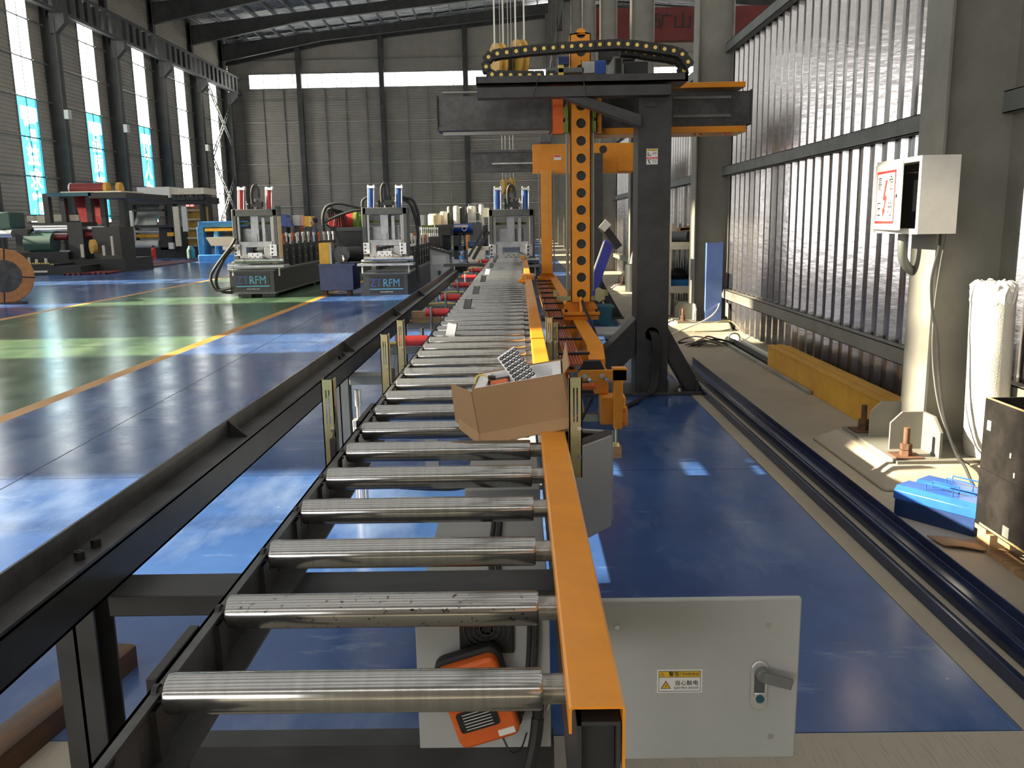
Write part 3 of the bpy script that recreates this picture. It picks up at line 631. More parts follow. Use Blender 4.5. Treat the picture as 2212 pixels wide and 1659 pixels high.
quad([L_(0, 0, H_ - .01), L_(-.075, .10, H_ + .012), L_(-.085, .11, .04), L_(0, 0, -.012)], 'cardboard', 'flap', bx_)
quad([L_(0, -.002, .012), L_(W_, -.002, .018), L_(W_, -.03, -.016), L_(0, -.03, -.024)], 'cardboard', 'flap', bx_); quad([L_(0, 0, .012), L_(-.07, .09, .05), L_(-.072, .07, .02), L_(0, -.03, -.024)], 'cardboard', 'flap', bx_)
quad([L_(W_ + .002, 0, H_), L_(W_ + .002, D_, H_), L_(W_ + .022, D_, H_ + .06), L_(W_ + .022, .02, H_ + .02)], 'cardboard', 'flap', bx_)
quad([L_(W_ + .003, .02, 0), L_(W_ + .045, .10, 0), L_(W_ + .05, .10, .12), L_(W_ + .04, .08, .01)], 'cardboard', 'flap', bx_)
fo = thing('foam_insert', 'white foam insert lining the cardboard box', 'packaging', tuple(bo))
for u0, u1, v0, v1 in ((.006, W_ - .006, .005, .03), (.006, W_ - .006, D_ - .03, D_ - .005), (.006, .045, .03, D_ - .03), (W_ - .035, W_ - .006, .03, D_ - .03)):
    m = MB(); m.add([L_(u, v_, w_) for u in (u0, u1) for v_ in (v0, v1) for w_ in (.02, H_ - .004)], [(0, 1, 3, 2), (4, 6, 7, 5), (0, 4, 5, 1), (2, 3, 7, 6), (0, 2, 6, 4), (1, 5, 7, 3)]); m.build('foam_wall', 'foam', fo)
m = MB(); m.add([L_(u, v_, w_) for u in (.045, W_ - .035) for v_ in (.03, D_ - .03) for w_ in (.02, .07)], [(0, 1, 3, 2), (4, 6, 7, 5), (0, 4, 5, 1), (2, 3, 7, 6), (0, 2, 6, 4), (1, 5, 7, 3)]); m.build('foam_base', 'foam', fo)
rc = thing('remote_control', 'small red remote control with two round black keys in the cardboard box', 'remote', tuple(L_(.09, .08, .07)))
def lbox(u0, u1, v0, v1, w0, w1, sl=0.): return MB().add([L_(u, v_, w_ + (sl * (v_ - v0))) for u in (u0, u1) for v_ in (v0, v1) for w_ in (w0, w1)], [(0, 1, 3, 2), (4, 6, 7, 5), (0, 4, 5, 1), (2, 3, 7, 6), (0, 2, 6, 4), (1, 5, 7, 3)])
lbox(.05, .115, .035, .14, .075, .125, .35).build('case', 'orange_red', rc, .006); lbox(.046, .119, .125, .148, .075, .160).build('rim', 'black', rc, .004)
for u in (.068, .098): m = MB(); m.cyl(L_(u, .07, .135), L_(u, .066, .147), .012, 14); m.build('key', 'black', rc)
cs = thing('sticker_sheet', 'white sheet printed with rows of black number dots sticking out of the box', 'sheet', tuple(L_(.15, .2, .1)))
s0, s1, s2, s3 = at(1073, 773, 3.02), at(1110, 748, 3.02), at(1172, 824, 2.90), at(1120, 838, 2.90)
s2 = s1 + s3 - s0; sn = (s3 - s0).cross(s1 - s0).normalized(); sn = sn if sn.y < 0 else -sn
MB().add([s0, s1, s2, s3, s0 - sn * .001, s1 - sn * .001, s2 - sn * .001, s3 - sn * .001], [(0, 1, 2, 3), (7, 6, 5, 4), (0, 4, 5, 1), (1, 5, 6, 2), (2, 6, 7, 3), (3, 7, 4, 0)]).build('paper', 'paper', cs, smooth=False)
num = 0
for i in range(8):
    for j in range(5):
        u, v_ = (i + .8) / 8.6, (j + .9) / 5.3
        p = (s0 * (1 - u) + s3 * u) * (1 - v_) + (s1 * (1 - u) + s2 * u) * v_
        MB().cyl(p, p + sn * .0008, .0082, 12).build('number_dot', 'black', cs); num += 1
        text(str(j * 8 + i), .0085, 'label_white', tuple(p + sn * .0012), cs, tuple(s1 - s0), tuple((s0 - s3) - (s1 - s0) * ((s0 - s3).dot(s1 - s0) / (s1 - s0).length_squared)), 'numeral')
cable('charger_lead', 'thin yellow lead with black plug hanging over the cardboard box edge', [L_(-.012, .08, .05), L_(-.004, .09, .13), L_(.012, .09, H_ + .02), L_(.035, .1, H_ + .022), L_(.05, .1, H_ + .012)], .0035, 'pvc_yellow')
o = MB().cyl(L_(.05, .1, H_ + .012), L_(.075, .1, H_ + .006), .007, 8).build('lead_plug', 'black'); o.parent = bpy.data.objects['charger_lead']
# ------------------------------------------------------------------ rusty steel on the floor
rs = tag(MB().prism([(-.06, 0), (-.053, 0), (-.053, .075), (.053, .075), (.053, 0), (.06, 0), (.06, .08), (.052, .085), (-.052, .085), (-.06, .08)], 'y', -2.2, 0).build('steel_beam', 'rust_steel'), 'rusty brown steel beam lying on the blue floor at the near left', 'beam')
rs.location = (-1.485, 2.90, 0); rs.rotation_euler = (0, 0, -.16)
# ------------------------------------------------------------------ gantries
def gantry_frame(t, dy, first):
    Y0 = 7.66 + dy
    MB().box(.34, 1.68, Y0, Y0 + .50, 0, .03).build('base_plate', 'dark_paint', t, .004)
    y0, y1 = Y0 + .06, Y0 + .40; x0, x1 = 1.05, 1.335
    p = MB(); p.box(x0, x0 + .012, y0, y1, .03, 2.62); p.box(x1 - .012, x1, y0, y1, .03, 2.62); p.box(x0, x1, y1 - .012, y1, .03, 2.62)
    p.hole_plate(x0, x1, y0 - .002, y0 + .01, [(.03, .42, 0, 0, 0), (.42, .70, 1.19, .56, .062), (.70, 2.62, 0, 0, 0)], 24); p.build('post', 'dark_paint', t)
    MB().prism([(x0, .70), (.38, .03), (.70, .03), (x0, .38)], 'y', y0 + .03, y1 - .03).build('brace', 'dark_paint', t, .006)
    MB().prism([(x1, .62), (1.67, .03), (1.51, .03), (x1, .33)], 'y', y0 + .03, y1 - .03).build('brace', 'dark_paint', t, .006)
    for x_ in (1.06, 1.33, 1.60): MB().box(x_ - .008, x_ + .008, Y0 + .005, y0, .03, .14).build('stiffener', 'dark_paint', t)
    for x_ in (.42, .85, 1.45): MB().cyl((x_, Y0 + .05, .03), (x_, Y0 + .05, .06), .018, 6).build('anchor_bolt', 'steel', t)
g1 = thing('pickup_gantry', 'dark grey steel gantry post with splayed braces and cable hole, nearest gantry', 'gantry', (1.19, 7.9, 0), 'pick-up gantries')
gantry_frame(g1, 0, True)
MB().prism([(-.345, 2.722), (-.345, 2.785), (-.335, 2.785), (-.335, 2.735), (1.42, 2.735), (1.42, 2.795), (1.445, 2.795), (1.445, 2.722)], 'y', 7.58, 7.60).box(-.345, 1.445, 7.58, 7.95, 2.722, 2.735).box(-.345, 1.445, 7.58, 7.592, 2.722, 2.79).box(-.345, 1.445, 7.94, 7.95, 2.722, 2.79).build('cable_tray', 'dark_paint', g1)
MB().box(-.34, 1.31, 7.60, 7.74, 2.615, 2.705).build('top_arm', 'dark_paint', g1, .004)
MB().prism([(.40, 2.615), (.60, 2.615), (1.06, 2.46), (1.06, 2.36), (.48, 2.575)], 'y', 7.62, 7.74).build('arm_brace', 'dark_paint', g1, .004)
b_ = MB().box(1.10, 1.22, 7.70, 7.718, 2.535, 2.60).build('bracket', 'dark_paint', g1)
for x_ in (1.125, 1.20): MB().cyl((x_, 7.70, 2.562), (x_, 7.69, 2.562), .011, 8).build('bolt', 'black', b_)
bm = MB(); bm.box(-.765, 2.236, 8.60, 8.86, 2.47, 2.775); bm.box(-.765, 2.2, 8.57, 8.9, 2.455, 2.47); bm.box(-.765, 2.236, 8.57, 8.60, 2.47, 2.49)
bm.build('cross_girder', 'dark_steel', g1); MB().box(-.72, .33, 8.57, 8.64, 2.41, 2.44).box(-.72, .33, 8.57, 8.64, 2.80, 2.815).build('guide_rail', 'rail_steel', g1)
MB().box(-.775, -.765, 8.56, 8.9, 2.46, 2.785).box(2.236, 2.244, 8.56, 8.9, 2.46, 2.785).build('end_cap', 'dark_paint', g1)
for z in (2.55, 2.72): MB().box(1.50, 2.05, 8.585, 8.60, z - .012, z + .012).build('girder_rib', 'beam_grey', g1)
MB().box(1.40, 2.17, 8.52, 8.9, 2.80, 2.85).build('rail_cover', 'orange', g1, .004); MB().box(.72, 2.18, 8.50, 8.9, 2.385, 2.445).build('rail_cover', 'orange', g1, .004)
for x_ in (1.70, 1.76, 1.98, 2.04): MB().cyl((x_, 8.55, 2.385), (x_, 8.55, 2.365), .014, 8).build('bolt', 'orange_red', g1)
# stickers of the post
s_ = MB().box(1.121, 1.219, 7.7165, 7.718, 2.052, 2.185).build('warning_sticker', 'label_white', g1, label='white hazard stickers with yellow and red heads')
MB().box(1.124, 1.216, 7.7155, 7.7167, 2.165, 2.181).build('sticker_band', 'sign_yellow', s_); MB().box(1.124, 1.216, 7.7155, 7.7167, 2.098, 2.114).build('sticker_band', 'sign_red', s_)
text('警告 WARNING', .0125, 'black', (1.172, 7.715, 2.1725), s_, sx=.85); text('危险 DANGER', .0125, 'label_white', (1.172, 7.715, 2.1055), s_, sx=.9); tri(1.131, 2.1715, .006, 7.7156, s_)
text('严禁站立\n起重臂下', .0125, 'black', (1.190, 7.7155, 2.146), s_, sx=.85); text('高处作业\n注意安全\n当心坠落', .010, 'black', (1.190, 7.7155, 2.078), s_)
m = MB(); m.box(1.128, 1.133, 7.7155, 7.716, 2.122, 2.158); m.box(1.138, 1.143, 7.7155, 7.716, 2.122, 2.155); m.box(1.128, 1.158, 7.7155, 7.716, 2.122, 2.126); m.prism([(1.150, 2.124), (1.160, 2.124), (1.155, 2.142)], 'y', 7.7155, 7.716); m.build('pictogram', 'black', s_)
m = MB(); m.box(1.128, 1.160, 7.7155, 7.716, 2.088, 2.093); m.prism([(1.134, 2.088), (1.142, 2.088), (1.152, 2.068), (1.158, 2.058), (1.150, 2.058), (1.142, 2.066), (1.136, 2.064), (1.140, 2.074)], 'y', 7.7155, 7.716); m.build('pictogram', 'black', s_)
# bundle of cables leaving the post hole
cbn = thing('cable_bundle', 'bundle of black cables from the near gantry post hole to the pick-up beam', 'cable', (1.2, 7.66, .3))
for k in range(4):
    o_ = .016 * k; MB().tube(catmull([(1.17 + o_ * .7, 7.75, .58), (1.185 + o_, 7.69 - o_ * .3, .55), (1.20 + o_, 7.66, .40), (1.195 + o_, 7.66, .20), (1.155 + o_, 7.60, .06), (1.02, 7.35 + o_, .02), (.86, 7.05 + o_, .02), (.74, 6.7 + o_, .05), (.66, 6.3 + o_, .2)], 6), .011, 7).build('cable', 'black_rubber', cbn)
# cable drag chains
def chain(name, label, pts, Y, lw=.085):
    t = thing(name, label, 'cable chain', tuple(at(pts[0][0], pts[0][1], Y)), 'cable drag chains')
    P = [at(900 + x_ * .3376, 40 + y_ * .3376, Y) for x_, y_ in pts]
    lm = MB().prism([(.5 * c_, .5 * s2) for c_, s2 in ((-1.1, -.5), (-.9, -1.05), (.9, -1.05), (1.1, -.5), (1.1, .5), (.9, 1.05), (-.9, 1.05), (-1.1, .5))], 'y', -.06, .06); lm.v = [(a * .082, b, c_ * .072) for a, b, c_ in lm.v]; lm = lm.mesh('link', 'black_rubber')
    dm = MB().cyl((0, -.06, 0), (0, -.066, 0), .0155, 14).mesh('pin', 'brass_yellow')
    for i, p in enumerate(P):
        d_ = P[min(i + 1, len(P) - 1)] - P[max(i - 1, 0)]
        o = link('chain_link', lm, t); o.location = p; o.rotation_euler = (0, -math.atan2(d_.z, d_.x), 0)
        q_ = link('pin', dm); q_.parent = o
    return t
chain('drag_chain', 'black cable drag chain with yellow pins arching over the near gantry arm', [(860, 370), (782, 370), (722, 370), (662, 370), (602, 369), (542, 368), (484, 365), (446, 316), (461, 255), (517, 233), (577, 225), (637, 218), (695, 211), (755, 205), (813, 200), (873, 196), (932, 190), (990, 187), (1049, 182), (1109, 179), (1168, 175), (1227, 172), (1286, 170), (1345, 173), (1404, 178), (1462, 186), (1520, 194), (1579, 204), (1637, 214), (1692, 237), (1728, 285)], 7.70)
chain('drag_chain', 'shorter black drag chain behind, ending at the right of the gantry arm', [(1335, 214), (1395, 219), (1455, 230), (1514, 238), (1572, 245), (1630, 256), (1686, 279), (1702, 340)], 7.88)
# carriage and lifting column
def lift(t, dy, zt, zb, holes):
    x0, x1, y0 = .485, .672, 8.16 + dy
    cells = []; z = zb
    for h in sorted(holes):
        if h - .078 > z + .001: cells.append((z, h - .078, 0, 0, 0))
        cells.append((max(z, h - .078), min(h + .078, zt), (x0 + x1) / 2 + .005, h, .044)); z = h + .078
    if z < zt: cells.append((z, zt, 0, 0, 0))
    m = MB().hole_plate(x0, x1, y0, y0 + .008, cells, 20); m.box(x0, x0 + .008, y0, y0 + .16, zb, zt); m.box(x1 - .008, x1, y0, y0 + .16, zb, zt); m.box(x0, x1, y0 + .152, y0 + .16, zb, zt); m.box(x0, x1, y0, y0 + .16, zt - .008, zt)
    m.build('column', 'orange', t); MB().box(x0 + .01, x1 - .01, y0 + .03, y0 + .15, zb + .01, zt - .02).build('hole_shade_liner', 'machine_black', t)  # black liner added behind the front plate so the holes look shaded
    for x_ in (x0 - .022, x1 + .014): MB().box(x_ - .008, x_ + .008, y0 + .06, y0 + .10, zb, zt - .5).build('linear_rail', 'rail_steel', t)
    for x_ in (x0 - .036, x1 + .03): MB().box(x_ - .004, x_ + .004, y0 + .05, y0 + .11, zb + .1, zt - .6).build('rail_backing', 'zinc', t)
    f = MB().prism([(x0 - .07, zb - .10), (x0 - .07, zb - .06), (x0 - .01, zb + .04), (x1 + .01, zb + .04), (x1 + .07, zb - .06), (x1 + .07, zb - .10)], 'y', y0 + .06, y0 + .10).box(x0 - .08, x1 + .08, y0 - .09, y0 + .25, zb - .12, zb - .09).box(x0 - .07, x1 + .07, y0 - .07, y0 + .23, zb - .165, zb - .128).prism([(y0 - .07, zb - .09), (y0, zb + .05), (y0 + .02, zb - .09)], 'x', .56, .59).build('foot_flange', 'orange', t, .003)
    for x_ in (x0 - .05, x1 + .05): MB().cyl((x_, y0 - .05, zb - .09), (x_, y0 - .05, zb - .065), .014, 6).build('bolt', 'black', f)
l1 = thing('lifting_column', 'tall orange lifting column with a row of round holes on the near gantry', 'column', (.58, 8.24, .5), 'gantry lifting columns')
lift(l1, 0, 3.235, .82, [2.457 - .156 * k for k in range(-5, 11)])
for x0, x1 in ((.318, .43), (.735, .785)):
    c_ = MB().box(x0, x1, 8.30, 8.33, 2.375, 2.70).box(x0, x0 + .012, 8.30, 8.5, 2.375, 2.70).box(x0, x1, 8.26, 8.33, 2.375, 2.385).build('carriage_plate', 'orange_red' if x0 < .5 else 'orange', l1, .003)
    for z in (2.44, 2.56, 2.64):
        for x_ in ((x0 + .02, x1 - .035) if x0 < .5 else (x0 + .02,)): MB().cyl((x_, 8.30, z), (x_, 8.292, z), .012, 10).build('bolt', 'orange_red', c_)
for x_ in (.45, .705):
    for z in (2.43, 2.56): MB().box(x_ - .02, x_ + .02, 8.20, 8.30, z - .05, z + .05).build('slide_block', 'green', l1, .003)
MB().box(.30, .80, 8.33, 8.55, 2.40, 2.74).build('carriage_body', 'dark_paint', l1)
MB().prism([(x_, z) for x_, z in ((.71, .84), (.75, .82), (.80, .86), (.80, .93), (.74, .96), (.71, .94))], 'y', 8.10, 8.12).build('end_stop', 'zinc', l1)
for s2 in (-1, 1): MB().box(.58 + s2 * .16 - .07, .58 + s2 * .16 + .07, 8.2, 8.26, .83, .87).box(.58 + s2 * .24 - .02, .58 + s2 * .24 + .02, 8.2, 8.22, .87, .93).build('buffer_arm', 'zinc', l1)
for x0, y0, x1, y1, mt, nm in ((1258, 133, 1285, 158, 'plate_steel', 'gearbox'), (1286, 130, 1309, 160, 'blue_paint', 'motor'), (1180, 146, 1262, 157, 'beam_grey', 'rail_arm'), (1206, 122, 1230, 140, 'navy', 'servo_motor'), (1206, 140, 1218, 166, 'brass_yellow', 'servo_coupling')):
    MB().pr(x0, y0, x1, y1, 8.05, .12).build(nm, mt, l1, .004)
q_ = MB().pr(1326, 121, 1345, 166, 7.98, .5).build('hollow_bar', 'beam_grey', l1); MB().pr(1329, 126, 1342, 161, 7.975, .01).build('bar_opening', 'black', q_)
MB().pr(1292, 92, 1372, 132, 8.4, .2).pr(1348, 132, 1400, 170, 8.3, .2).build('drive_box', 'machine_black', l1, .01)
cable('lift_hose', 'black hose hanging from the lowest hole of the near lifting column', [(.58, 8.17, .85), (.60, 8.1, .78), (.66, 7.9, .64), (.70, 7.7, .50), (.72, 7.4, .36)], .013)
for k, (a, b) in enumerate((((1164, 165), (1148, 222)), ((1255, 130), (1266, 216)))):
    tag(MB().cyl(at(*a, 7.55), at(*b, 7.55), .004, 6).build('tie_wire', 'black'), ('thin black wire hanging from the left of the gantry arm', 'thin black wire hanging in front of the orange lifting column')[k], 'wire')
# far gantry
g2 = thing('pickup_gantry', 'dark grey gantry post with braces behind the orange lifting column', 'gantry', (1.19, 14.1, 0), 'pick-up gantries')
gantry_frame(g2, 6.2, False)
MB().box(-.80, 2.0, 15.15, 15.35, 2.45, 2.77).box(-.80, 2.0, 15.10, 15.4, 2.75, 2.79).box(-.80, 2.0, 15.10, 15.4, 2.43, 2.46).build('cross_girder', 'dark_steel', g2)
MB().box(-.45, .25, 15.08, 15.10, 2.55, 2.575).build('guide_rail', 'steel', g2); MB().box(1.05, 1.335, 13.9, 15.2, 2.5, 2.62).build('top_arm', 'dark_paint', g2)
l2 = thing('lifting_column', 'orange lifting column hanging below the solid orange carriage box', 'column', (.46, 14.5, .5), 'gantry lifting columns')
MB().box(.245, 1.92, 14.75, 15.08, 2.36, 2.84).build('carriage_box', 'orange', l2, .004)
for x_, z in ((1.42, 2.74), (1.72, 2.51)): MB().cyl((x_, 14.752, z), (x_, 14.742, z), .065, 18).build('carriage_hole', 'black', l2)
MB().box(1.66, 1.93, 14.70, 14.75, 2.38, 2.80).build('side_plate', 'orange', l2)
MB().box(.37, .545, 14.40, 14.6, .72, 2.4).build('column', 'orange', l2, .004); MB().box(.325, .345, 14.45, 14.5, .75, 2.4).box(.57, .59, 14.45, 14.5, .75, 2.4).build('linear_rail', 'rail_steel', l2)
MB().box(.465, .48, 14.393, 14.40, 1.35, 2.38).build('rack', 'zinc', l2); MB().box(.36, .55, 14.45, 14.65, 2.84, 2.98).build('top_motor', 'machine_grey', l2, .01)
MB().box(.30, .62, 14.3, 14.7, .62, .66).prism([(.32, .66), (.37, .74), (.545, .74), (.60, .66)], 'y', 14.45, 14.5).build('foot_flange', 'orange', l2)
q_ = MB().box(.60, .72, 14.745, 14.752, 2.58, 2.66).build('warning_sticker', 'label_white', l2); MB().box(.605, .715, 14.742, 14.746, 2.63, 2.655).build('sticker_band', 'sign_red', q_)
# pick-up beam under both columns
gb = thing('pickup_beam', 'long orange pick-up beam with brown hoses along the conveyor', 'gripper', (.5, 10, 0))
MB().prism([(6.35, .44), (6.28, .50), (6.28, .57), (6.45, .655), (15.2, .655), (15.2, .44)], 'x', .50, .625).build('main_beam', 'orange', gb, .004)
MB().box(.285, .295, 6.0, 15.0, .46, .60).box(.285, .36, 6.0, 15.0, .46, .468).build('hose_tray', 'orange', gb)
for k in range(6): MB().tube([(.315 + .021 * k, y, .612 + .006 * math.sin(y * 2.1)) for y in [5.78 + .45 * i for i in range(21)]], .0098, 6).build('hose', 'brown_hose', gb)
for k in range(12):
    y = 6.15 + .78 * k; o = MB().box(.27, .50, y, y + .05, .622, .64).build('hose_clamp', 'black', gb, .003); MB().cyl((.40, y + .02, .64), (.40, y + .02, .655), .008, 8).build('screw', 'chrome', o)
    MB().box(.44, .50, y + .3, y + .34, .50, .60).build('tray_bracket', 'orange', gb)
o = MB().box(.255, .40, 6.05, 6.18, .515, .53).build('valve_bracket', 'orange', gb)
for i in range(3): MB().cyl((.285 + .04 * i, 6.1, .53), (.285 + .04 * i, 6.1, .60), .015, 12).cyl((.285 + .04 * i, 6.1, .60), (.285 + .04 * i, 6.1, .61), .012, 12).build('valve', 'black', o)
MB().tube(catmull([(.30, 6.0, .50), (.31, 5.95, .40), (.35, 5.93, .36), (.38, 5.95, .45)], 5), .012, 6).build('loop_hose', 'black_rubber', gb)
h_ = MB().prism([(.375, .555), (.395, .53), (.70, .53), (.70, .605), (.395, .605), (.375, .585)], 'y', 5.60, 5.615).box(.605, .70, 5.60, 5.68, .525, .615).build('head_bracket', 'orange', gb, .003)
for x_ in (.42, .535): MB().cyl((x_, 5.60, .567), (x_, 5.585, .567), .017, 12).cyl((x_ + .03, 5.60, .555), (x_ + .03, 5.58, .545), .011, 8).build('bolt', 'chrome', h_)
MB().box(.425, .515, 5.64, 5.70, .61, .645).build('hose_socket', 'brown_hose', gb, .004); MB().prism([(.39, .60), (.42, .665), (.53, .665), (.56, .60)], 'y', 5.62, 5.66).build('hose_head', 'black', gb, .005)
MB().box(.615, .675, 5.60, 5.66, .20, .53).build('head_leg', 'orange', gb, .004); MB().box(.385, .50, 5.66, 5.78, .46, .485).build('valve_shelf', 'orange_red', gb, .003)
MB().box(.535, .71, 5.72, 5.86, .20, .40).build('head_motor_cover', 'orange', gb, .012); MB().box(.665, .715, 5.66, 5.74, .205, .335).build('cover_plate', 'orange', gb, .006)
for z in (.225, .31): MB().cyl((.69, 5.66, z), (.69, 5.652, z), .009, 10).build('bolt', 'orange_red', gb)
MB().box(.50, .60, 5.8, 6.3, .40, .56).build('head_body', 'orange', gb, .01); MB().cyl((.46, 5.70, .36), (.40, 5.68, .24), .012, 10).cyl((.475, 5.70, .395), (.46, 5.70, .36), .017, 10).build('gas_spring', 'black', gb)
MB().box(.42, .52, 5.75, 5.80, .22, .27).build('sensor_block', 'zinc', gb); MB().cyl((.635, 5.64, .08), (.635, 5.64, .20), .010, 10).cyl((.635, 5.64, .075), (.635, 5.64, .10), .032, 14, .02).build('foot_screw', 'zinc', gb)
tag(MB().box(.60, .67, 5.60, 5.68, 0, .075).build('wood_block', 'wood'), 'small pale wood block under the end of the orange pick-up beam', 'block')
# ------------------------------------------------------------------ behind the gantry
pd = thing('operator_panel', 'dark tilted operator panel on a leaning violet-blue stand', 'control panel', tuple(at(1262, 690, 12.6)))
a = at(1270, 650, 12.6); b = at(1316, 522, 12.6); MB().bar(a, b, .15, .10, (0, 1, 0)).build('stand', 'violet_blue', pd, .004); MB().bar(a + Vector((-.08, -.05, 0)), b + Vector((-.08, -.05, 0)), .02, .02, (0, 1, 0)).build('stand_edge', 'white_paint', pd)
a2 = at(1300, 487, 12.6); b2 = at(1335, 534, 12.6); MB().bar(a2, b2, .11, .34, (0, 1, 0)).build('panel_box', 'black', pd, .006); MB().bar(a2 + Vector((-.01, -.16, .035)), a2 + Vector((.07, -.16, -.04)), .14, .05, (0, 1, 0)).build('hood', 'alu', pd)
MB().box(a.x - .25, a.x + .25, 12.45, 12.8, 0, .02).bar((a.x - .0, 12.6, .0), a, .14, .1, (0, 1, 0)).build('stand_base', 'violet_blue', pd)
ib = tag(MB().prism([(-.20, 0), (.20, 0), (.20, .03), (.16, .03), (.16, .27), (.20, .27), (.20, .30), (-.20, .30), (-.20, .27), (-.16, .27), (-.16, .03), (-.20, .03)], 'y', 0, .5).build('steel_stool', 'teal'), 'dark teal steel pedestal block behind the near lifting column', 'pedestal'); ib.location = (1.22, 12.9, 0)
tr = thing('trolley', 'low flat grey dolly on swivel casters beside the gantry brace', 'trolley', (1.15, 10.9, 0))
MB().box(.80, 1.34, 10.75, 11.5, .14, .17).build('deck', 'plate_steel', tr, .004)
for x_, y in ((1.10, 10.85), (1.27, 10.80), (.9, 11.4), (1.27, 11.4)):
    w_ = MB().cyl((x_ - .015, y, .05), (x_ + .015, y, .05), .05, 18).build('caster_wheel', 'black_rubber', tr); MB().cyl((x_ - .017, y, .05), (x_ + .017, y, .05), .026, 14).build('hub', 'alu', w_); MB().box(x_ - .03, x_ + .03, y - .02, y + .04, .09, .14).build('caster_fork', 'steel', tr)
# ------------------------------------------------------------------ right side: columns, foil wall
RC = [5.455 + 7.3 * k for k in range(-1, 11)]
wallR = struct(MB().box(3.095, 3.11, BACK, 42, 0, .06).build('wall_right', 'galv'))
pp = []
for i in range(3):
    b0 = i * .25; pp += [(b0, 3.09), (b0 + .055, 3.09), (b0 + .060, 3.083), (b0 + .075, 3.083), (b0 + .080, 3.09), (b0 + .135, 3.09), (b0 + .160, 3.042), (b0 + .215, 3.042), (b0 + .240, 3.09)]
pp.append((.75, 3.09))
sheet = MB().strip([(x_, y) for y, x_ in pp], 'z', .03, 4.02); sm_ = sheet.mesh('sheet_panel', 'wall_foil', fix=False)
for k in range(56):
    y = -1.6 + .75 * k
    if y > 39: break
    o = link('sheet_panel', sm_, wallR); o.location = (0, y, 0)
for z in (.50, 2.24, 3.93):
    for k in range(6):
        y0, y1 = RC[k] + .02, RC[k + 1] - .02
        m = MB(); m.box(2.945, 2.951, y0, y1, z - .065, z + .065); m.box(2.945, 3.035, y0, y1, z + .059, z + .065); m.box(2.945, 3.035, y0, y1, z - .065, z - .059); m.box(3.01, 3.016, y0, y1, z + .045, z + .06)
        m.build('girt', 'beam_grey' if z > 1 else 'column_paint', wallR)
def hcol(y, parent, z0, mt='column_paint'):
    m = MB(); zt = roof_z(2.6) - 1.2
    m.box(2.53, 2.546, y - .165, y + .165, z0, zt); m.box(3.016, 3.032, y - .165, y + .165, z0, zt); m.box(2.546, 3.016, y - .007, y + .007, z0, zt); return m.build('h_section', mt, parent)
labs = {1: 'grey steel H column carrying the open white switch box', 2: 'second grey steel H column with a blue panel leaning on it', 3: 'third grey steel H column, behind the near gantry post'}
for k, y in enumerate(RC):
    if k in labs:
        c_ = thing('steel_column', labs[k], 'column', (2.78, y, 0), 'right row of steel columns'); hcol(y, c_, .12)
        MB().box(2.26, 3.028, y - .45, y + .45, .10, .12).build('base_plate', 'column_paint', c_)
        chf = lambda a, b: [(a, .12), (b, .12), (b, .36), (a + (b - a) * .35, .36), (a, .29)]
        for yy in (y - .165, y + .149): MB().prism(chf(2.33, 2.53), 'y', yy, yy + .016).build('gusset_plate', 'column_paint', c_)
        for xx in (2.53, 3.016): MB().prism([(y - .40, .12), (y - .165, .12), (y - .165, .36), (y - .30, .36), (y - .40, .28)], 'x', xx, xx + .016).build('gusset_plate', 'column_paint', c_)
        for xx, yy in ((2.36, y - .33), (3.14, y - .33), (2.36, y + .33)):
            q_ = MB().cyl((xx, yy, .12), (xx, yy, .30), .019, 12).build('anchor_bolt', 'rust', c_); MB().cyl((xx, yy, .125), (xx, yy, .16), .037, 6).cyl((xx, yy, .165), (xx, yy, .20), .035, 6).build('nut', 'rust', q_); MB().box(xx - .08, xx + .08, yy - .08, yy + .08, .12, .127).build('washer_plate', 'rust', c_)
        pm_ = MB(); b_ = [(2.08, y - .68), (3.02, y - .68), (3.02, y + .7), (2.08, y + .6)]; t_ = [(2.22, y - .50), (3.02, y - .50), (3.02, y + .55), (2.22, y + .48)]
        pm_.add([(*p, 0) for p in b_] + [(*p, .10) for p in t_], [(3, 2, 1, 0), (4, 5, 6, 7), (0, 1, 5, 4), (1, 2, 6, 5), (2, 3, 7, 6), (3, 0, 4, 7)])
        tag(pm_.build('concrete_plinth', 'concrete', bevel=.03), ('', 'sunlit concrete footing under the switch box column', 'concrete footing under the second grey column', 'concrete footing under the third grey column')[k], 'footing', 'column footings')
    else: hcol(y, wallR, .02)
# runway beam on the right row, cranes of the neighbour hall
struct(MB().box(2.6, 2.95, BACK, FAR, 13.2, 13.9).build('trim_1', 'shed_steel'))
for k, (y, z0, z1) in enumerate(((36, 10.3, 11.9), (45, 10.3, 11.85))):
    cr = thing('crane_girder', ('dark red overhead crane girder above the foil wall, nearer one', 'dark red overhead crane girder with black lettering, farther one')[k], 'crane', (16, y, z0), 'cranes of the neighbour hall')
    MB().box(3.3, 29.6, y, y + .6, z0, z1).build('girder', 'crane_red', cr); MB().box(3.2, 3.9, y - 1.2, y + 1.8, z0 + .2, z0 + .8).box(29.0, 29.7, y - 1.2, y + 1.8, z0 + .2, z0 + .8).build('end_carriage', 'crane_red', cr)
    if k == 1: text('矿山', .85, 'black', (7.75, y - .02, 11.15), cr, sx=1.2); text('www.crane.com', .25, 'black', (9.7, y - .02, 11.1), cr)
    struct(MB().box(29.2, 29.8, BACK, FAR, 9.6, 10.4).build('trim_%d' % (k + 2), 'shed_steel')) if k == 0 else None
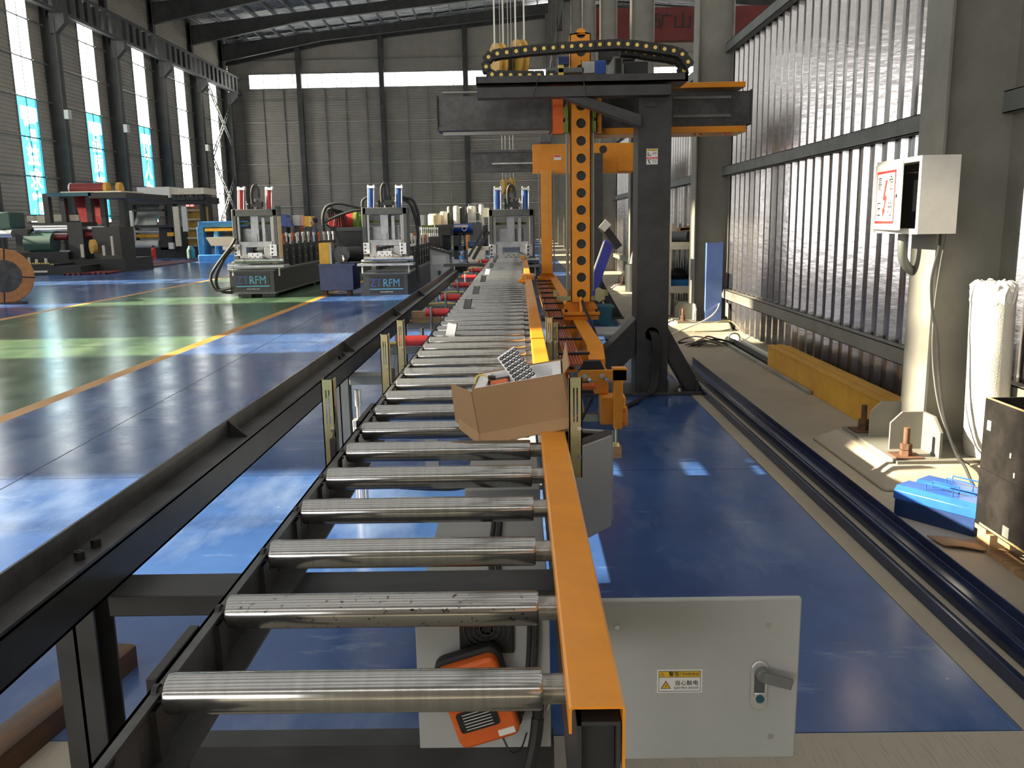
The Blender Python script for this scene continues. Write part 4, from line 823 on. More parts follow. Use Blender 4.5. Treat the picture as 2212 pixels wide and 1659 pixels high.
# ------------------------------------------------------------------ switch box
sb = thing('switch_box', 'white electrical switch box with red-framed high voltage sign, door ajar', 'switch box', (2.39, 5.3, 1.47))
m = MB(); m.box(2.40, 2.50, 5.0, 5.62, 1.47, 1.91); m.box(2.28, 2.40, 5.0, 5.03, 1.47, 1.91); m.box(2.28, 2.40, 5.59, 5.62, 1.47, 1.91); m.box(2.28, 2.40, 5.03, 5.59, 1.47, 1.50); m.box(2.28, 2.40, 5.03, 5.59, 1.88, 1.91)
m.build('box_shell', 'white_paint', sb); MB().box(2.392, 2.3995, 5.03, 5.59, 1.50, 1.88).build('interior_shade', 'black', sb)  # black face puts the shade of the box interior into the colour
MB().box(2.34, 2.391, 5.12, 5.22, 1.6, 1.78).build('breaker', 'machine_grey', sb)
th = .10; hy, hx = 5.60, 2.276; dv = Vector((-math.sin(th), -math.cos(th), 0)); nv = Vector((-math.cos(th), math.sin(th), 0))
def dpt(s_, z, off=0): return Vector((hx, hy, z)) + dv * s_ + nv * off
def dbox(s0, s1, z0, z1, o0, o1, mt, name, parent, bev=0):
    return MB().add([dpt(s_, z, o) for s_ in (s0, s1) for z in (z0, z1) for o in (o0, o1)], [(0, 1, 3, 2), (4, 6, 7, 5), (0, 4, 5, 1), (2, 3, 7, 6), (0, 2, 6, 4), (1, 5, 7, 3)]).build(name, mt, parent, bev)
d = dbox(0, .50, 1.492, 1.888, 0, .012, 'white_paint', 'door', sb, .003)
s_ = dbox(.05, .41, 1.53, 1.845, .012, .014, 'sign_red', 'danger_sign', d); dbox(.066, .394, 1.546, 1.829, .0135, .0155, 'label_white', 'sign_face', s_)
for ch, u, z in (('高', .125, 1.765), ('危', .335, 1.765), ('压', .125, 1.61), ('险', .335, 1.61)): text(ch, .095, 'black', tuple(dpt(u, z, .0165)), s_, tuple(dv), name='sign_character', sx=.85)
def dpoly(pts, o0, o1, mt, name, parent):
    n_ = len(pts); MB().add([dpt(u, z, o0) for u, z in pts] + [dpt(u, z, o1) for u, z in pts], [tuple(range(n_)), tuple(range(2 * n_ - 1, n_ - 1, -1))] + [(i, n_ + i, n_ + (i + 1) % n_, (i + 1) % n_) for i in range(n_)]).build(name, mt, parent)
dpoly([(.235, 1.79), (.27, 1.79), (.238, 1.70), (.275, 1.69), (.235, 1.615), (.255, 1.61), (.205, 1.565), (.197, 1.625), (.215, 1.62), (.235, 1.665), (.195, 1.675)], .0155, .0175, 'sign_red', 'lightning', s_)
MB().cyl(dpt(.46, 1.69, .012), dpt(.46, 1.69, .022), .015, 14).build('lock', 'chrome', d)
# corrugated conduit
pts = catmull([(2.42, 5.5, 1.48), (2.42, 5.5, 1.38), (2.44, 5.52, 1.30), (2.50, 5.56, 1.24), (2.56, 5.62, 1.22)], 12); cm = MB(); cm.tube(pts, .024, 12)
for i in range(1, len(pts) - 1, 1):
    a = pts[i]; dr = (pts[i + 1] - pts[i - 1]).normalized() * .005; cm.cyl(a - dr, a + dr, .029, 12)
tag(cm.build('conduit', 'beam_grey'), 'short corrugated conduit curving out under the switch box', 'conduit')
cable('box_cable', 'black cable hanging down the switch box column to the floor', [(2.44, 5.05, 1.47), (2.45, 5.08, 1.38), (2.44, 5.12, 1.2), (2.47, 5.14, 1.0), (2.50, 5.12, .85), (2.52, 5.10, .6), (2.55, 5.05, .35), (2.60, 4.98, .16), (2.61, 4.90, .115), (2.60, 4.70, .015), (2.64, 4.4, .012)], .009)
cable('box_cable', 'thinner grey cable beside it, down the column below the switch box', [(2.50, 5.10, 1.47), (2.525, 5.2, 1.3), (2.525, 5.24, 1.0), (2.52, 5.2, .7), (2.54, 5.1, .4), (2.62, 5.0, .16), (2.66, 4.94, .112)], .005, 'machine_grey')
# ------------------------------------------------------------------ bubble wrap roll
rl = thing('bubble_wrap_roll', 'tall white roll of bubble wrap standing behind the switch box column', 'roll', (2.87, 5.16, .12))
def ring(cx, cy, r, n_=40, j=0.): return [(cx + (r + random.uniform(-j, j)) * math.cos(2 * PI * i / n_), cy + (r + random.uniform(-j, j)) * math.sin(2 * PI * i / n_)) for i in range(n_)]
m = MB(); k0 = 0; n_ = 40
hs = [(.121, .108, 0), (.2, .118, .003), (.5, .12, .002), (.9, .121, .003), (1.08, .122, .002)]
for z, r, j in hs:
    for x_, y in ring(2.845 - (z - .12) * .03, 5.13, r, n_, j): m.v.append((x_, y, z))
for i in range(len(hs) - 1): m.f += [(i * n_ + q_, i * n_ + (q_ + 1) % n_, (i + 1) * n_ + (q_ + 1) % n_, (i + 1) * n_ + q_) for q_ in range(n_)]
m.f.append(tuple(range(n_ - 1, -1, -1))); m.build('roll_body', 'bubble', rl)
m = MB()
for z, r, j in ((1.06, .124, .004), (1.12, .124, .010), (1.17, .118, .014), (1.185, .09, .014), (1.14, .05, .01), (1.10, .03, .0)):
    for x_, y in ring(2.815, 5.13, r, n_, j): m.v.append((x_, y, z + random.uniform(-.012, .012)))
for i in range(5): m.f += [(i * n_ + q_, i * n_ + (q_ + 1) % n_, (i + 1) * n_ + (q_ + 1) % n_, (i + 1) * n_ + q_) for q_ in range(n_)]
m.build('crumpled_film', 'film', rl, smooth=False)
# ------------------------------------------------------------------ crates on pallet, toolboxes
pa = thing('pallet', 'wooden pallet under the black crates at the right edge', 'pallet', (2.6, 3.4, 0))
for y in (2.86, 3.12, 3.38, 3.64, 3.84): MB().box(2.17, 3.0, y, y + .10, .10, .122).build('board', 'wood', pa)
for x_ in (2.18, 2.55, 2.92):
    for y in (2.88, 3.37, 3.82): MB().box(x_, x_ + .08, y, y + .11, .022, .10).build('block', 'wood', pa)
    MB().box(x_, x_ + .08, 2.86, 3.94, 0, .022).build('runner', 'wood', pa)
for k, (z0, z1) in enumerate(((.122, .40), (.402, .735))):
    cr = thing('black_crate', ('lower black plywood crate on the pallet at the right edge', 'upper black plywood crate with open top at the right edge')[k], 'crate', (2.6, 3.4, z0), 'black crates')
    for nm, bx in (('side_panel', (2.17, 2.182, 2.85, 3.94)), ('side_panel', (2.95, 2.962, 2.85, 3.94)), ('end_panel', (2.182, 2.95, 2.85, 2.862)), ('end_panel', (2.182, 2.95, 3.928, 3.94))): MB().box(*bx, z0, z1).build(nm, 'ply_black', cr)
    MB().box(2.182, 2.95, 2.862, 3.928, z0, z0 + .012).build('bottom_panel', 'ply_black', cr)
    if k: MB().box(2.168, 2.1705, 3.875, 3.905, .59, .635).build('paper_label', 'label_white', cr); MB().box(2.169, 2.183, 2.85, 3.94, .735, .738).build('raw_edge', 'wood', cr); [MB().cb((2.1695, y, z), (.002, .010, .022)).build('chip', 'chip', cr) for y, z in ((3.70, .52), (3.58, .60), (3.66, .44))]
    else: MB().cb((2.168, 3.68, .17), (.004, .05, .05)).build('corner_bracket', 'galv', cr); MB().box(2.168, 2.1705, 2.9, 3.9, .128, .138).build('raw_edge', 'wood', cr)
def toolbox(name, label, a, b, h, group):
    a = Vector(a); b = Vector(b); dx = (b - a).normalized(); L = (b - a).length; dyv = Vector((-dx.y, dx.x, 0)); o = thing(name, label, 'toolbox', tuple(a), group); R_ = Matrix((dx, dyv, Vector((0, 0, 1)))).transposed(); w_ = .15
    c0 = a + dx * L / 2 + dyv * w_ / 2
    MB().cb(c0 + Vector((0, 0, h * .33)), (L, w_, h * .66), R_).build('tray', 'navy', o, .003)
    k = MB(); prof = [(-w_ / 2 - .006, h * .58), (-w_ / 2 - .006, h * .86), (-w_ / 2 + .025, h), (w_ / 2 - .01, h), (w_ / 2 + .006, h * .9), (w_ / 2 + .006, h * .58)]; n_ = len(prof)
    k.add([c0 + dx * s_ + dyv * p[0] + Vector((0, 0, p[1])) for s_ in (-L / 2 - .006, L / 2 + .006) for p in prof], [tuple(range(n_)), tuple(range(2 * n_ - 1, n_ - 1, -1))] + [(i, n_ + i, n_ + (i + 1) % n_, (i + 1) % n_) for i in range(n_)]); k.build('lid', 'blue_bright', o, .003)
    for s2 in (-.03, .035):
        q_ = c0 + dyv * s2; e = .07; MB().tube([q_ + dx * -e + Vector((0, 0, h)), q_ + dx * -e + Vector((0, 0, h + .035)), q_ + dx * e + Vector((0, 0, h + .035)), q_ + dx * e + Vector((0, 0, h))], .004, 6).build('handle', 'blue_bright', o)
    for s2 in (-.035, .0): MB().bar(c0 + dx * (L / 2 + .008) + dyv * s2 + Vector((0, 0, h * .2)), c0 + dx * (L / 2 + .008) + dyv * (s2 + .03) + Vector((0, 0, h * .72)), .006, .012, tuple(dx)).build('hinge_arm', 'alu', o)
toolbox('toolbox', 'blue metal cantilever toolbox nearer the navy floor channel', (1.985, 4.40, 0), (2.235, 4.06, 0), .165, 'blue toolboxes'); toolbox('toolbox', 'blue metal cantilever toolbox behind, nearer the concrete footing', (2.135, 4.49, 0), (2.385, 4.15, 0), .165, 'blue toolboxes')
m = MB(); zz = [0.012, .02, .014, .03, .012]
m.add([(2.0 + .07 * i + .02 * (j == 1), 4.05 - .035 * i - .13 * j, zz[i]) for j in (0, 1) for i in range(5)], [(i, i + 1, 6 + i, 5 + i) for i in range(4)]); o = m.build('cardboard_scrap', 'cardboard', fix=False); sol = o.modifiers.new('thick', 'SOLIDIFY'); sol.thickness = .006; tag(o, 'torn flat piece of cardboard in front of the blue toolbox', 'cardboard')
# ------------------------------------------------------------------ long sections on the floor
def lay(name, label, mt, prof, y0, y1, grp=None, cat='channel', rot=0.):
    o = MB().prism(prof, 'y', y0, y1).build(name, mt, bevel=.003); return tag(o, label, cat, grp)
lay('steel_channel', 'taller dark navy steel channel along the blue floor edge', 'navy_channel', [(1.755, 0), (1.895, 0), (1.895, .085), (1.889, .085), (1.889, .04), (1.812, .04), (1.812, .034), (1.761, .034), (1.761, .07), (1.755, .07)], 1.9, 9.35, 'navy channels')
lay('steel_channel', 'lower dark navy steel channel nearer the blue floor', 'navy_channel', [(1.64, 0), (1.715, 0), (1.715, .012), (1.652, .012), (1.652, .055), (1.64, .055)], 1.9, 8.2, 'navy channels')
yb = thing('yellow_beam', 'long yellow steel box beam lying against the foil wall', 'beam', (2.72, 7.5, 0)); MB().box(2.63, 2.86, 5.98, 9.05, 0, .235).build('web_box', 'yellow_beam', yb, .004); MB().box(2.622, 2.70, 5.96, 9.06, .235, .25).box(2.72, 2.80, 5.96, 9.06, .235, .25).build('flange', 'yellow_beam', yb, .003)
lay('flat_bar', 'long flat grey bar on the floor in front of the yellow beam', 'galv', [(2.585, 0), (2.625, 0), (2.625, .035), (2.585, .035)], 7.6, 11.2, cat='bar')
lay('dark_profile', 'dark ribbed profile lying by the wall behind the yellow beam', 'machine_black', [(2.68, 0), (2.76, 0), (2.76, .03), (2.72, .06), (2.68, .03)], 9.1, 11.2, cat='profile'); lay('white_profile', 'white profile strip lying closest to the foil wall', 'white_paint', [(2.80, 0), (2.85, 0), (2.85, .05), (2.80, .05)], 9.0, 11.5, cat='profile')
# leaning blue panel, heap of cables
m = MB(); m.prism([(2.665, 12.34), (2.895, 12.34), (2.895, 12.42), (2.888, 12.42), (2.888, 12.347), (2.672, 12.347), (2.672, 12.42), (2.665, 12.42)], 'z', .12, 1.24); tag(m.build('leaning_sheet_channel', 'blue_sheet'), 'shiny blue sheet-metal channel leaning on the second column', 'panel')
hp = thing('cable_heap', 'heap of black and white cables by the foil wall', 'cable', (2.4, 10.9, 0))
for k in range(16):
    y = 10.75 + random.uniform(-.14, .3); a = random.uniform(2.02, 2.3); b = a + random.uniform(.35, .6); z = random.uniform(.01, .06)
    MB().tube(catmull([(a, y, .012), (a + .12, y + random.uniform(-.1, .1), z), ((a + b) / 2, y + random.uniform(-.1, .12), z + .02), (b, y + random.uniform(-.1, .1), .012)], 5), random.choice((.006, .009, .012)), 6).build('wire', random.choice(('black_rubber', 'black_rubber', 'cable_white', 'rust_steel')), hp)
MB().tube([(2.72 + .07 * math.cos(a), 10.85, .075 + .065 * math.sin(a)) for a in [2 * PI * i / 20 for i in range(21)]], .010, 6).build('coil_ring', 'cable_white', hp)
cable('white_cable', 'white cable running from the second column across to the gantry brace', [(2.93, 12.55, .46), (2.80, 12.2, .3), (2.6, 12.1, .16), (2.15, 11.9, .02), (1.75, 11.1, .01), (1.45, 10.35, .01), (1.2, 9.7, .01), (1.05, 9.1, .01)], .011, 'cable_white'); cable('earth_wire', 'thin yellow-green wire arching by the leaning blue panel', [(2.40, 11.9, .02), (2.5, 11.8, .12), (2.7, 11.8, .17), (2.9, 11.9, .18), (3.0, 11.7, .08), (2.9, 11.2, .02)], .004, 'pvc_yellow')
# ------------------------------------------------------------------ rack behind the second column
rk = thing('storage_rack', 'cream steel storage rack seen between gantry post and second column', 'rack', (2.6, 14.9, 0))
for x_ in (2.28, 2.88):
    for y in (13.35, 16.4): MB().box(x_, x_ + .06, y, y + .06, 0, 1.5).build('upright', 'cream', rk)
for z in (.55, 1.22):
    MB().box(2.28, 2.94, 13.35, 16.46, z - .02, z).build('shelf', 'plate_steel', rk); MB().box(2.26, 2.29, 13.3, 16.5, z - .10, z + .01).box(2.26, 2.95, 13.32, 13.35, z - .10, z + .01).build('shelf_beam', 'cream', rk)
MB().box(2.24, 2.262, 13.30, 16.5, .25, .9).build('side_guard', 'machine_grey', rk)
def cbx(label, x_, y, z, w_, d_, h, mt='cardboard', nm='carton', cat='box', grp=None): return tag(MB().box(x_, x_ + w_, y, y + d_, z, z + h).prism([(x_ - .05, z + h * .8), (x_, z + h), (x_ + w_ * .5, z + h + .05), (x_ + w_, z + h)], 'y', y, y + .01).build(nm, mt), label, cat, grp)
cbx('open brown carton on the top shelf of the cream rack', 2.50, 13.5, 1.22, .36, .4, .22)
tag(MB().cyl((2.30, 13.7, 1.31), (2.62, 13.45, 1.31), .08, 18).cyl((2.30, 13.7, 1.31), (2.615, 13.455, 1.31), .083, 18).build('pipe_piece', 'machine_grey'), 'grey pipe piece on the top rack shelf', 'pipe')
for k in range(4): tag(MB().box(2.34, 2.90, 13.5, 15.6, .551 + .022 * k, .57 + .022 * k).build('blue_sheet', 'sky_blue'), ('bottom', 'second', 'third', 'topmost')[k] + ' blue sheet of the stack on the lower rack shelf', 'sheet', 'blue sheets on the lower shelf')
tag(MB().lathe((2.55, 13.9, .642), (0, 0, 1), [(0, .16), (.05, .17), (.12, .13), (.16, .05), (.165, 0.001)], 14).build('black_bag', 'black_rubber'), 'black bag lying on the blue sheets of the rack', 'bag')
tag(MB().lathe((2.56, 19.3, 0), (0, 0, 1), [(0, .2), (.6, .2), (.62, .14), (.9, .05)], 16).build('dark_drum', 'machine_black'), 'dark drum standing in front of the third column', 'drum')
# ------------------------------------------------------------------ roll forming machines with cutting press
def press(label, x0, y0, Y, cylm, bx, by, line_to, grp, bed=True):
    c0 = at(x0 + 48, y0 + 190, Y); t = thing('roll_forming_machine', label, 'machine', (c0.x, Y, 0), grp)
    def P(nm, mt, *rs, par=None, bev=0):
        m = MB()
        for a in rs:
            m.pr(x0 + a[0], y0 + a[1], x0 + a[2], y0 + a[3], Y + (a[4] if len(a) > 4 else 0), a[5] if len(a) > 5 else .3)
        return m.build(nm, mt, par or t, bev)
    P('press_frame', 'machine_grey', (0, 0, 9, 112), (88, 0, 97, 112), (0, 0, 97, 15), bev=.008)
    P('frame_side', 'wrap_cream' if cylm == 'red_paint' else 'machine_grey', (97.2, 4, 99, 108, .02, .26))
    P('guide_strip', 'rail_steel', (10, 16, 15, 76, .05, .1), (82, 16, 87, 76, .05, .1)); P('tie_bar', 'green', (12, 28, 85, 33, .28, .06)); P('back_plate', 'plate_steel', (20, 42, 80, 72, .30, .02))
    P('punch_plate', 'plate_steel', (39, 15, 56, 70, .10, .06), (43, 55, 53, 72, .08, .02), bev=.004); P('punch_plate', 'plate_steel', (63, 18, 70, 72, .10, .06), bev=.004)
    P('die_plate', 'plate_steel', (15, 70, 85, 82, .02, .08), (15, 82, 30, 112, .02, .08), (68, 82, 85, 112, .02, .08), (30, 97, 68, 112, .02, .08), bev=.004)
    lo = P('lower_die', 'steel', (32, 94, 64, 112, -.01, .1), bev=.003)
    for q in range(5):
        p = at(x0 + 37 + q * 5.5, y0 + (99 if q % 2 else 104), Y - .015); MB().cyl(p, p + Vector((0, .02, 0)), .014, 8).build('bolt_hole', 'black', lo)
    for s_ in (2, 81):
        b = P('side_block', 'steel', (s_, 76, s_ + 14, 101, -.04, .12), bev=.004)
        for q in range(3):
            p = at(x0 + s_ + 4, y0 + 81 + q * 8, Y - .05); MB().cyl(p, p + Vector((0, .02, 0)), .022, 8).build('bolt', 'black', b)
    for cx in (19, 79):
        a, b = at(x0 + cx, y0, Y + .15), at(x0 + cx, y0 - 42, Y + .15); c = MB().cyl(a, b, .05, 16).build('cylinder_barrel', cylm, t)
        for dx, dy in ((-.065, -.05), (.065, -.05), (-.065, .05), (.065, .05)): MB().cyl(a + Vector((dx, dy, 0)), b + Vector((dx, dy, .07)), .014, 8).build('tie_rod', 'alu', c)
        MB().cb(b + Vector((0, 0, .02)), (.17, .14, .05)).build('cylinder_head', 'alu', c)
    for q in range(7):
        p = at(x0 + 30 + q * 6.2, y0, Y + .15); h = random.uniform(.12, .28); MB().cyl(p, p + Vector((0, 0, h)), .018, 8).cyl(p + Vector((-.03, 0, h * .6)), p + Vector((.04, 0, h * .6)), .014, 6).build('hydraulic_fitting', 'black' if q % 3 else 'chrome', t)
    P('valve_block', 'machine_black', (38, -16, 62, -5, .05, .15)); MB().tube(catmull([at(x0 + 42, y0 - 12, Y), at(x0 + 41, y0 - 40, Y), at(x0 + 47, y0 - 52, Y), at(x0 + 54, y0 - 44, Y), at(x0 + 56, y0 - 25, Y)], 6), .032, 7).build('loop_hose', 'black_rubber', t)
    P('table_plate', 'plate_steel', (-12, 121, 110, 126, -.2, .5)); P('support_bar', 'cream', (-3, 113, 96, 117, -.15, .3))
    a = at(x0 + 4, y0 + 111, Y - .2); b = at(x0 + 108, y0 + 110, Y - .2); MB().cyl(a, b, .045, 12).cyl(b - Vector((.06, 0, 0)), b + Vector((.02, 0, 0)), .06, 12).cyl(a + Vector((.15, 0, 0)), a + Vector((.22, 0, 0)), .06, 12).build('feed_roller', 'steel', t)
    MB().prism([(at(x0 + 58, y0, Y).x, at(0, y0 + 116, Y).z + .05), (at(x0 + 58, y0, Y).x + .09, at(0, y0 + 116, Y).z + .05), (at(x0 + 58, y0, Y).x + .28, at(0, y0 + 121, Y).z)], 'y', Y - .24, Y - .2).build('wedge', 'machine_grey', t)
    for q in (0, 100):
        p = at(x0 + q, y0 + 130, Y - .1); MB().cyl(p + Vector((0, 0, .1)), p + Vector((0, 0, -.14)), .018, 8).build('levelling_screw', 'cream', t)
    if bed:
        xa, xb = at(bx, by + 25, Y).x, at(bx + 95, by + 25, Y).x; zt, zb = at(bx + 48, by, Y).z, at(bx + 48, by + 46, Y).z
        MB().box(xa, xb, Y - .1, line_to, zb, zt).build('bed', 'dark_paint', t); MB().box(xa - .03, xb + .05, Y - .14, line_to, zt, zt + .03).box(xa - .03, xb + .05, Y - .14, line_to, zb - .03, zb).build('bed_flange', 'beam_grey', t)
        n = MB().box(xa + .14, xb - .10, Y - .112, Y - .10, zb + .05, zt - .04).build('name_plate', 'black', t); cx, cz = (xa + xb) / 2 + .02, (zt + zb) / 2 + .03
        text('ZT', .25, 'blue_ink', (cx - .235, Y - .115, cz), n, sx=.85); text('RFM', .25, 'cyan_ink', (cx + .115, Y - .115, cz), n, sx=.85)
        MB().box(cx - .38, cx + .38, Y - .116, Y - .113, cz - .14, cz - .12).build('logo_line', 'cyan_ink', n); text('www.ztrfm.com', .045, 'label_white', (cx, Y - .115, cz - .19), n)
        for yy in (Y + .1, (Y + line_to) / 2, line_to - .3):
            for xx in (xa + .1, xb - .35): MB().box(xx, xx + .3, yy, yy + .25, 0, zb - .03).build('foot', 'machine_black', t)
        y = Y + 1.2; k = 0
        while y < line_to - .3:
            o = MB().box(xa + .08, xa + .17, y, y + .3, zt + .03, zt + .55).build('roll_stand', 'machine_black', t); MB().box(xb - .16, xb - .07, y, y + .3, zt + .03, zt + .55).build('roll_stand', 'machine_black', t)
            for zz in (.22, .42): MB().lathe((xa + .1, y + .15, zt + zz), (1, 0, 0), [(0, .03), (.15, .03), (.15, .09), (.3, .09), (.3, .05), (xb - xa - .55, .05), (xb - xa - .55, .09), (xb - xa - .4, .09), (xb - xa - .4, .03), (xb - xa - .15, .03)], 10).build('forming_roll', 'steel', o)
            for xx in (xa + .12, xb - .12): MB().cyl((xx, y + .15, zt + .55), (xx, y + .15, zt + .72), .022, 8).cyl((xx, y + .15, zt + .72), (xx, y + .15, zt + .80), .04, 8).build('adjusting_screw', 'alu' if k % 6 else 'orange_red', o)
            y += .62; k += 1
    return t
m1 = press('dark roll forming machine with red-cylinder cutting press, left of the blue oil tank', 503, 452, 19.4, 'red_paint', 500, 585, 27.0, 'roll forming machines')
m2 = press('roll forming machine with blue-cylinder press and logo plate, right of the blue oil tank', 783, 448, 19.5, 'blue_bright', 787, 591, 28.5, 'roll forming machines')
m3 = press('cutting press with blue cylinders at the far end of the roller conveyor', 1056, 452, 18.2, 'blue_bright', 0, 0, 0, 'roll forming machines', False)
MB().box(-.85, .45, 18.15, 20.5, 0, .72).build('bed', 'machine_grey', m3)
MB().pr(1042, 449, 1057, 469, 18.25, .2).build('terminal_box', 'cream', m3); MB().pr(1026, 533, 1056, 541, 18.1, .12).build('side_arm', 'cream', m3)
for k, (a, b, w_) in enumerate((((1052, 485), (1012, 555), .05), ((1056, 500), (1022, 560), .07))): MB().bar(at(*a, 18.0), at(*b, 18.0), w_, .05, (0, 1, 0)).build('hose_guide', 'black', m3)
MB().pr(481, 532, 515, 540, 19.3, .12).build('side_arm', 'plate_steel', m1)
# hoses of the left machine
for k, pts in enumerate(([(508, 515), (500, 530), (470, 570), (456, 595), (458, 615), (470, 627), (500, 622)], [(505, 535), (488, 555), (470, 590), (468, 615), (480, 630), (502, 632)])):
    cable('hydraulic_hose', ('outer black hydraulic hose looping left of the red-cylinder machine', 'inner black hydraulic hose looping left of the red-cylinder machine')[k], [at(x_, y_, 19.15 + .06 * k) for x_, y_ in pts], .034, n=8)
for k, pts in enumerate(([(700, 500), (697, 470), (704, 448), (722, 440), (745, 441), (785, 450)], [(700, 480), (730, 466), (760, 456), (786, 452)], [(705, 485), (725, 500), (735, 525)], [(868, 428), (885, 440), (897, 470), (903, 510), (900, 560), (905, 610)], [(868, 425), (890, 432), (902, 458), (906, 490)], [(782, 450), (783, 435), (790, 428), (797, 427)])):
    cable('hydraulic_hose', ('black hose arching high from oil tank to the blue-cylinder press', 'straight black hose from oil tank to the blue-cylinder press', 'short black hose dropping behind the yellow oil filter', 'long black hose down the right side of the blue-cylinder press', 'shorter black hose at the right of the blue-cylinder press', 'short black hose into the left blue cylinder')[k], [at(x_, y_, 19.75) for x_, y_ in pts], .036 if k != 2 else .025, n=8)
# ------------------------------------------------------------------ oil station
hy = thing('oil_station', 'blue hydraulic oil tank with yellow filter box and black motor', 'hydraulic station', (at(727, 630, 19.6).x, 19.6, 0))
MB().pr(690, 572, 763, 628, 19.55, .85).build('tank', 'navy', hy, .01); MB().pr(687, 570, 766, 574, 19.5, .95).build('tank_lid', 'navy', hy)
xa = at(690, 630, 19.55).x
for x_ in (xa + .06, xa + .62): MB().box(x_, x_ + .1, 19.6, 19.75, 0, .13).build('foot', 'rust', hy)
MB().pr(689, 525, 712, 571, 19.6, .3).build('filter_box', 'yellow', hy, .006); MB().pr(712, 527, 716, 571, 19.58, .34).build('filter_edge', 'galv', hy)
c = at(737, 550, 19.7); MB().lathe(c, (0, 1, 0), [(0, .10), (0, .19), (.04, .19), (.04, .15), (.12, .15)], 24).build('pump_flange', 'machine_grey', hy); MB().lathe(c + Vector((0, .12, 0)), (.6, .8, 0), [(0, .15), (.05, .17), (.5, .17), (.55, .1)], 20).build('motor', 'machine_black', hy)
for q in range(6): p = c + Vector((.165 * math.cos(q * 1.047 + .5), -.004, .165 * math.sin(q * 1.047 + .5))); MB().cyl(p, p + Vector((0, -.01, 0)), .015, 8).build('bolt', 'black', hy)
MB().tube(catmull([c + Vector((.03, -.02, -.03)), c + Vector((.06, -.12, -.03)), c + Vector((.07, -.14, -.1)), c + Vector((.06, -.1, -.2))], 4), .028, 8).build('elbow_pipe', 'chrome', hy)
# ------------------------------------------------------------------ control desk, bottle
dk = thing('control_desk', 'grey sloped-top control desk beside the blue-cylinder machine', 'control desk', (at(948, 620, 21.4).x, 21.4, 0))
q0 = at(928, 536, 21.4); q1 = at(971, 549, 21.4); MB().prism([(q0.x, 0), (q1.x, 0), (q1.x, q1.z), (q0.x, q0.z)], 'y', 21.4, 21.9).build('body', 'cabinet', dk, .006); MB().bar(q0 + Vector((-.02, .25, .02)), q1 + Vector((.03, .25, .02)), .6, .04).build('desk_top', 'black', dk)
MB().pr(934, 552, 963, 571, 21.393, .008).build('access_panel', 'grey_box', dk); MB().pr(946, 585, 952, 595, 21.36, .04).build('handle', 'black', dk, .004); MB().pr(971, 540, 977, 556, 21.5, .4).build('side_screen', 'machine_grey', dk)
for q in range(5): p = at(934 + 7 * q, 536 + 2.2 * q, 21.6); MB().cyl(p, p + Vector((0, 0, .06)), .02, 8).build('push_button', ('red_paint', 'green', 'alu', 'alu', 'yellow')[q], dk)
p = at(998, 569, 14.5); bt_ = thing('water_bottle', 'clear plastic water bottle with blue label on the rail end', 'bottle', tuple(p))
MB().lathe(p, (0, 0, 1), [(0, .03), (.01, .034), (.07, .034), (.075, .032), (.125, .033), (.155, .018), (.165, .013)], 16).build('bottle_body', 'pet', bt_); MB().lathe(p + Vector((0, 0, .075)), (0, 0, 1), [(0, .0345), (.05, .0345)], 16).build('paper_label', 'sky_blue', bt_); MB().cyl(p + Vector((0, 0, .165)), p + Vector((0, 0, .182)), .015, 12).build('cap', 'label_white', bt_)
MB().box(p.x - .3, p.x + .35, 14.4, 14.6, p.z - .05, p.z).build('end_beam', 'dark_paint', tt)
# ------------------------------------------------------------------ steel coil
cx_, Yc = at(14, 598, 18.8).x, 18.8; co = thing('steel_coil', 'copper-coloured steel coil standing at the left picture edge', 'coil', (cx_, Yc, 0)); ax = Vector((-.62, .78, 0)).normalized(); o0 = Vector((cx_ - .05, Yc, .60))
MB().lathe(o0, ax, [(0, .34), (0, .585), (.01, .595), (1.0, .595), (1.0, .34), (0, .34)], 48).build('winding', 'coil_edge', co); MB().lathe(o0 - ax * .003, ax, [(0, .335), (0, .355), (.02, .355)], 40).build('inner_ring', 'dark_steel', co)
for a in (0, PI / 2, PI, 1.5 * PI):
    u = Vector((-ax.y, ax.x, 0)); d_ = u * math.cos(a + .1) + Vector((0, 0, 1)) * math.sin(a + .1); MB().bar(o0 + d_ * .34 - ax * .004, o0 + d_ * .60 - ax * .004, .03, .006, tuple(ax)).build('strap', 'machine_black', co)
MB().box(cx_ - .6, cx_ + .35, Yc - .1, Yc + .1, 0, .03).build('cradle', 'machine_black', co)
# ------------------------------------------------------------------ coil coating line far left
lm = thing('sheet_coating_line', 'dark sheet machine with a red sheet hanging from its tall frame', 'machine', (-17.5, 33, 0))
def Q(t, nm, mt, rs, Y, d=1.0, bev=0):
    m = MB()
    for r in rs: m.pr(*r, Y, d)
    return m.build(nm, mt, t, bev)
for r in ((100, 418, 112, 590), (192, 420, 203, 590), (222, 428, 232, 585), (262, 430, 272, 575), (132, 428, 142, 500)): Q(lm, 'frame_post', 'machine_black', [r], 33.2, .25)
Q(lm, 'frame_beam', 'teal', [(100, 416, 196, 424)], 33, .3); Q(lm, 'frame_beam', 'machine_black', [(190, 416, 272, 428)], 33, 4); Q(lm, 'top_deck', 'cream', [(130, 413, 262, 416)], 33.5, 2)
a, b = at(156, 408, 34.5), at(228, 407, 34.5); MB().cyl(a, b, .22, 20).build('red_roll', 'maroon', lm); MB().cyl(b, b + Vector((.12, 0, 0)), .24, 20).cyl(b + Vector((.35, .3, 0)), b + Vector((.5, .3, 0)), .24, 20).build('roll_end', 'sheave', lm); MB().cyl(a, a + Vector((-.06, 0, 0)), .23, 20).build('roll_end', 'alu', lm)
